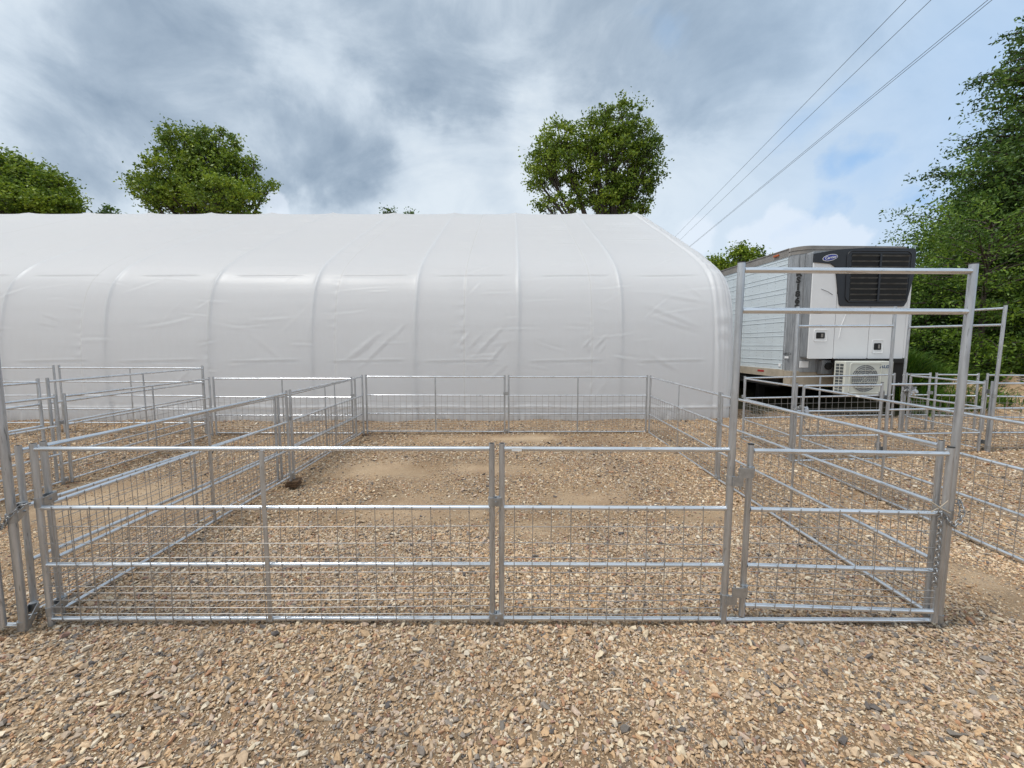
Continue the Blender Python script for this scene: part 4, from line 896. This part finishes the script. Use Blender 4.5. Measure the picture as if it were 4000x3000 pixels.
mpn = N(nt, 'ShaderNodeMapping'); mpn.inputs['Rotation'].default_value = (0, R(35), 0); mpn.inputs['Scale'].default_value = (.75, 1, 1.35); L(nt, tc.outputs['Generated'], mpn.inputs['Vector']); L(nt, mpn.outputs['Vector'], n2.inputs['Vector'])
# where the dark cloud bellies lie (directions), each broken up by noise
def ml(op, a, b):
    m = N(nt, 'ShaderNodeMath', operation=op)
    for i, q in enumerate((a, b)):
        if q is None: continue
        if isinstance(q, (int, float)): m.inputs[i].default_value = q
        else: L(nt, q, m.inputs[i])
    return m.outputs[0]
warp = N(nt, 'ShaderNodeVectorMath', operation='MULTIPLY_ADD'); nw = N(nt, 'ShaderNodeTexNoise', Scale=3.0, Detail=9., Roughness=.56); L(nt, tc.outputs['Generated'], nw.inputs['Vector'])
sb = N(nt, 'ShaderNodeVectorMath', operation='SUBTRACT'); L(nt, nw.outputs['Color'], sb.inputs[0]); sb.inputs[1].default_value = (.5, .5, .5)
L(nt, sb.outputs[0], warp.inputs[0]); warp.inputs[1].default_value = (.42, .42, .42); L(nt, tc.outputs['Generated'], warp.inputs[2])
dark = None
for px, py, rad, amt in [(730,240,.17,.75),(450,130,.09,.3),(960,430,.12,.6),(100,480,.10,.75),(1370,610,.12,.95),(1180,560,.10,.5),(1500,40,.13,.8),(1800,260,.14,.8),(1990,120,.16,.55),(1700,350,.08,.6),(2620,60,.17,.8),(2850,20,.10,.6),(2250,150,.12,.3),(1930,720,.07,.35),(3000,-300,.4,.5),(1000,-350,.4,.6),(300,330,.10,.3)]:
    d = (at(px, py, 10)-Vector((0,0,EYE))).normalized()
    ds = N(nt, 'ShaderNodeVectorMath', operation='DISTANCE'); L(nt, warp.outputs[0], ds.inputs[0]); ds.inputs[1].default_value = d
    mr = N(nt, 'ShaderNodeMapRange', interpolation_type='SMOOTHERSTEP'); L(nt, ds.outputs['Value'], mr.inputs['Value']); mr.inputs['From Min'].default_value = rad*1.45; mr.inputs['From Max'].default_value = 0; mr.inputs['To Max'].default_value = amt*.74
    dark = mr.outputs['Result'] if dark is None else ml('SUBTRACT', ml('ADD', dark, mr.outputs['Result']), ml('MULTIPLY', dark, mr.outputs['Result']))
r1 = N(nt, 'ShaderNodeMapRange'); L(nt, n1.outputs['Fac'], r1.inputs['Value']); r1.inputs['From Min'].default_value = .35; r1.inputs['From Max'].default_value = .68
r1b = N(nt, 'ShaderNodeMapRange'); L(nt, n2.outputs['Fac'], r1b.inputs['Value']); r1b.inputs['From Min'].default_value = .3; r1b.inputs['From Max'].default_value = .7; r1b.inputs['To Min'].default_value = -.30; r1b.inputs['To Max'].default_value = .27
dk = ml('ADD', ml('ADD', ml('SUBTRACT', dark, .09), ml('MULTIPLY', r1.outputs['Result'], .06)), r1b.outputs['Result'])
K = 10.
cr = ramp(nt, [(0, (.66, .73, .79)), (.25, (.55, .63, .71)), (.55, (.36, .44, .53)), (1, (.18, .25, .34))]); L(nt, dk, cr.inputs['Fac'])
# blue openings low on the right
blue = None
for px, py, rad, amt in [(3260,665,.05,.65),(3500,840,.05,.7),(3180,860,.05,.6),(3330,600,.05,.5),(3280,310,.07,.35),(2660,130,.035,.2),(3100,430,.06,.3),(3350,720,.10,.35),(5200,500,.5,.6)]:
    d = (at(px, py, 10)-Vector((0,0,EYE))).normalized()
    ds = N(nt, 'ShaderNodeVectorMath', operation='DISTANCE'); L(nt, warp.outputs[0], ds.inputs[0]); ds.inputs[1].default_value = d
    mr = N(nt, 'ShaderNodeMapRange', interpolation_type='SMOOTHSTEP'); L(nt, ds.outputs['Value'], mr.inputs['Value']); mr.inputs['From Min'].default_value = rad*1.3; mr.inputs['From Max'].default_value = 0; mr.inputs['To Max'].default_value = amt
    blue = mr.outputs['Result'] if blue is None else ml('MAXIMUM', blue, mr.outputs['Result'])
# small bright cumulus puffs
puff = None
for px, py, rad in [(3050,860,.035),(3100,910,.05),(3010,930,.05),(3280,900,.028),(3180,950,.05),(3300,950,.04),(2720,930,.05),(1080,800,.03),(2900,950,.04)]:
    d = (at(px, py, 10)-Vector((0,0,EYE))).normalized()
    n5 = warp if False else None
    ds = N(nt, 'ShaderNodeVectorMath', operation='DISTANCE'); L(nt, tc.outputs['Generated'], ds.inputs[0]); ds.inputs[1].default_value = d
    nn = N(nt, 'ShaderNodeTexNoise', Scale=28., Detail=5.); L(nt, tc.outputs['Generated'], nn.inputs['Vector'])
    dd = ml('ADD', ds.outputs['Value'], ml('MULTIPLY', ml('SUBTRACT', nn.outputs['Fac'], .5), .05))
    mr = N(nt, 'ShaderNodeMapRange', interpolation_type='SMOOTHSTEP'); L(nt, dd, mr.inputs['Value']); mr.inputs['From Min'].default_value = rad; mr.inputs['From Max'].default_value = rad*.6; mr.inputs['To Max'].default_value = .55
    puff = mr.outputs['Result'] if puff is None else ml('MAXIMUM', puff, mr.outputs['Result'])
def mixc(f, a, b):
    m = N(nt, 'ShaderNodeMix', data_type='RGBA'); 
    if isinstance(f, float): m.inputs[0].default_value = f
    else: L(nt, f, m.inputs[0])
    for i, q in ((6, a), (7, b)):
        if isinstance(q, tuple): m.inputs[i].default_value = (*q, 1)
        else: L(nt, q, m.inputs[i])
    return m.outputs[2]
right = N(nt, 'ShaderNodeMapRange'); L(nt, sep.outputs['X'], right.inputs['Value']); right.inputs['From Min'].default_value = .15; right.inputs['From Max'].default_value = .6
cc = mixc(ml('MULTIPLY', right.outputs['Result'], .45), cr.outputs['Color'], (.44, .59, .77))
cc = mixc(blue, cc, (.20, .42, .76)); cc = mixc(puff, cc, (.74, .80, .88))
sc = N(nt, 'ShaderNodeVectorMath', operation='SCALE'); L(nt, cc, sc.inputs[0]); sc.inputs['Scale'].default_value = K
tot = mixc(.93, sky.outputs['Color'], sc.outputs[0])
L(nt, tot, bg.inputs['Color']); bg.inputs['Strength'].default_value = .1

sd = bpy.data.lights.new('sun', 'SUN'); sd.energy = 2.3; sd.angle = R(9); sd.color = (1, .975, .925)
so = bpy.data.objects.new('sun', sd); C.objects.link(so)
sdir = Vector((math.sin(SUN_AZ)*math.cos(SUN_EL), math.cos(SUN_AZ)*math.cos(SUN_EL), math.sin(SUN_EL)))
so.rotation_euler = sdir.to_track_quat('Z', 'Y').to_euler(); so.location = (-20, 0, 40)
cam = bpy.data.cameras.new('camera'); co = bpy.data.objects.new('camera', cam); C.objects.link(co)
co.location = (0, 0, EYE); co.rotation_euler = (math.pi/2-PITCH, 0, YAW)
cam.sensor_width = 36; cam.lens = 36*F_PX/4000; cam.clip_start = .05; cam.clip_end = 2000
S = bpy.context.scene; S.camera = co
S.view_settings.view_transform = 'Standard'; S.view_settings.look = 'None'; S.view_settings.gamma = 1; S.view_settings.exposure = .25
S.cycles.max_bounces = 6; S.cycles.use_denoising = True
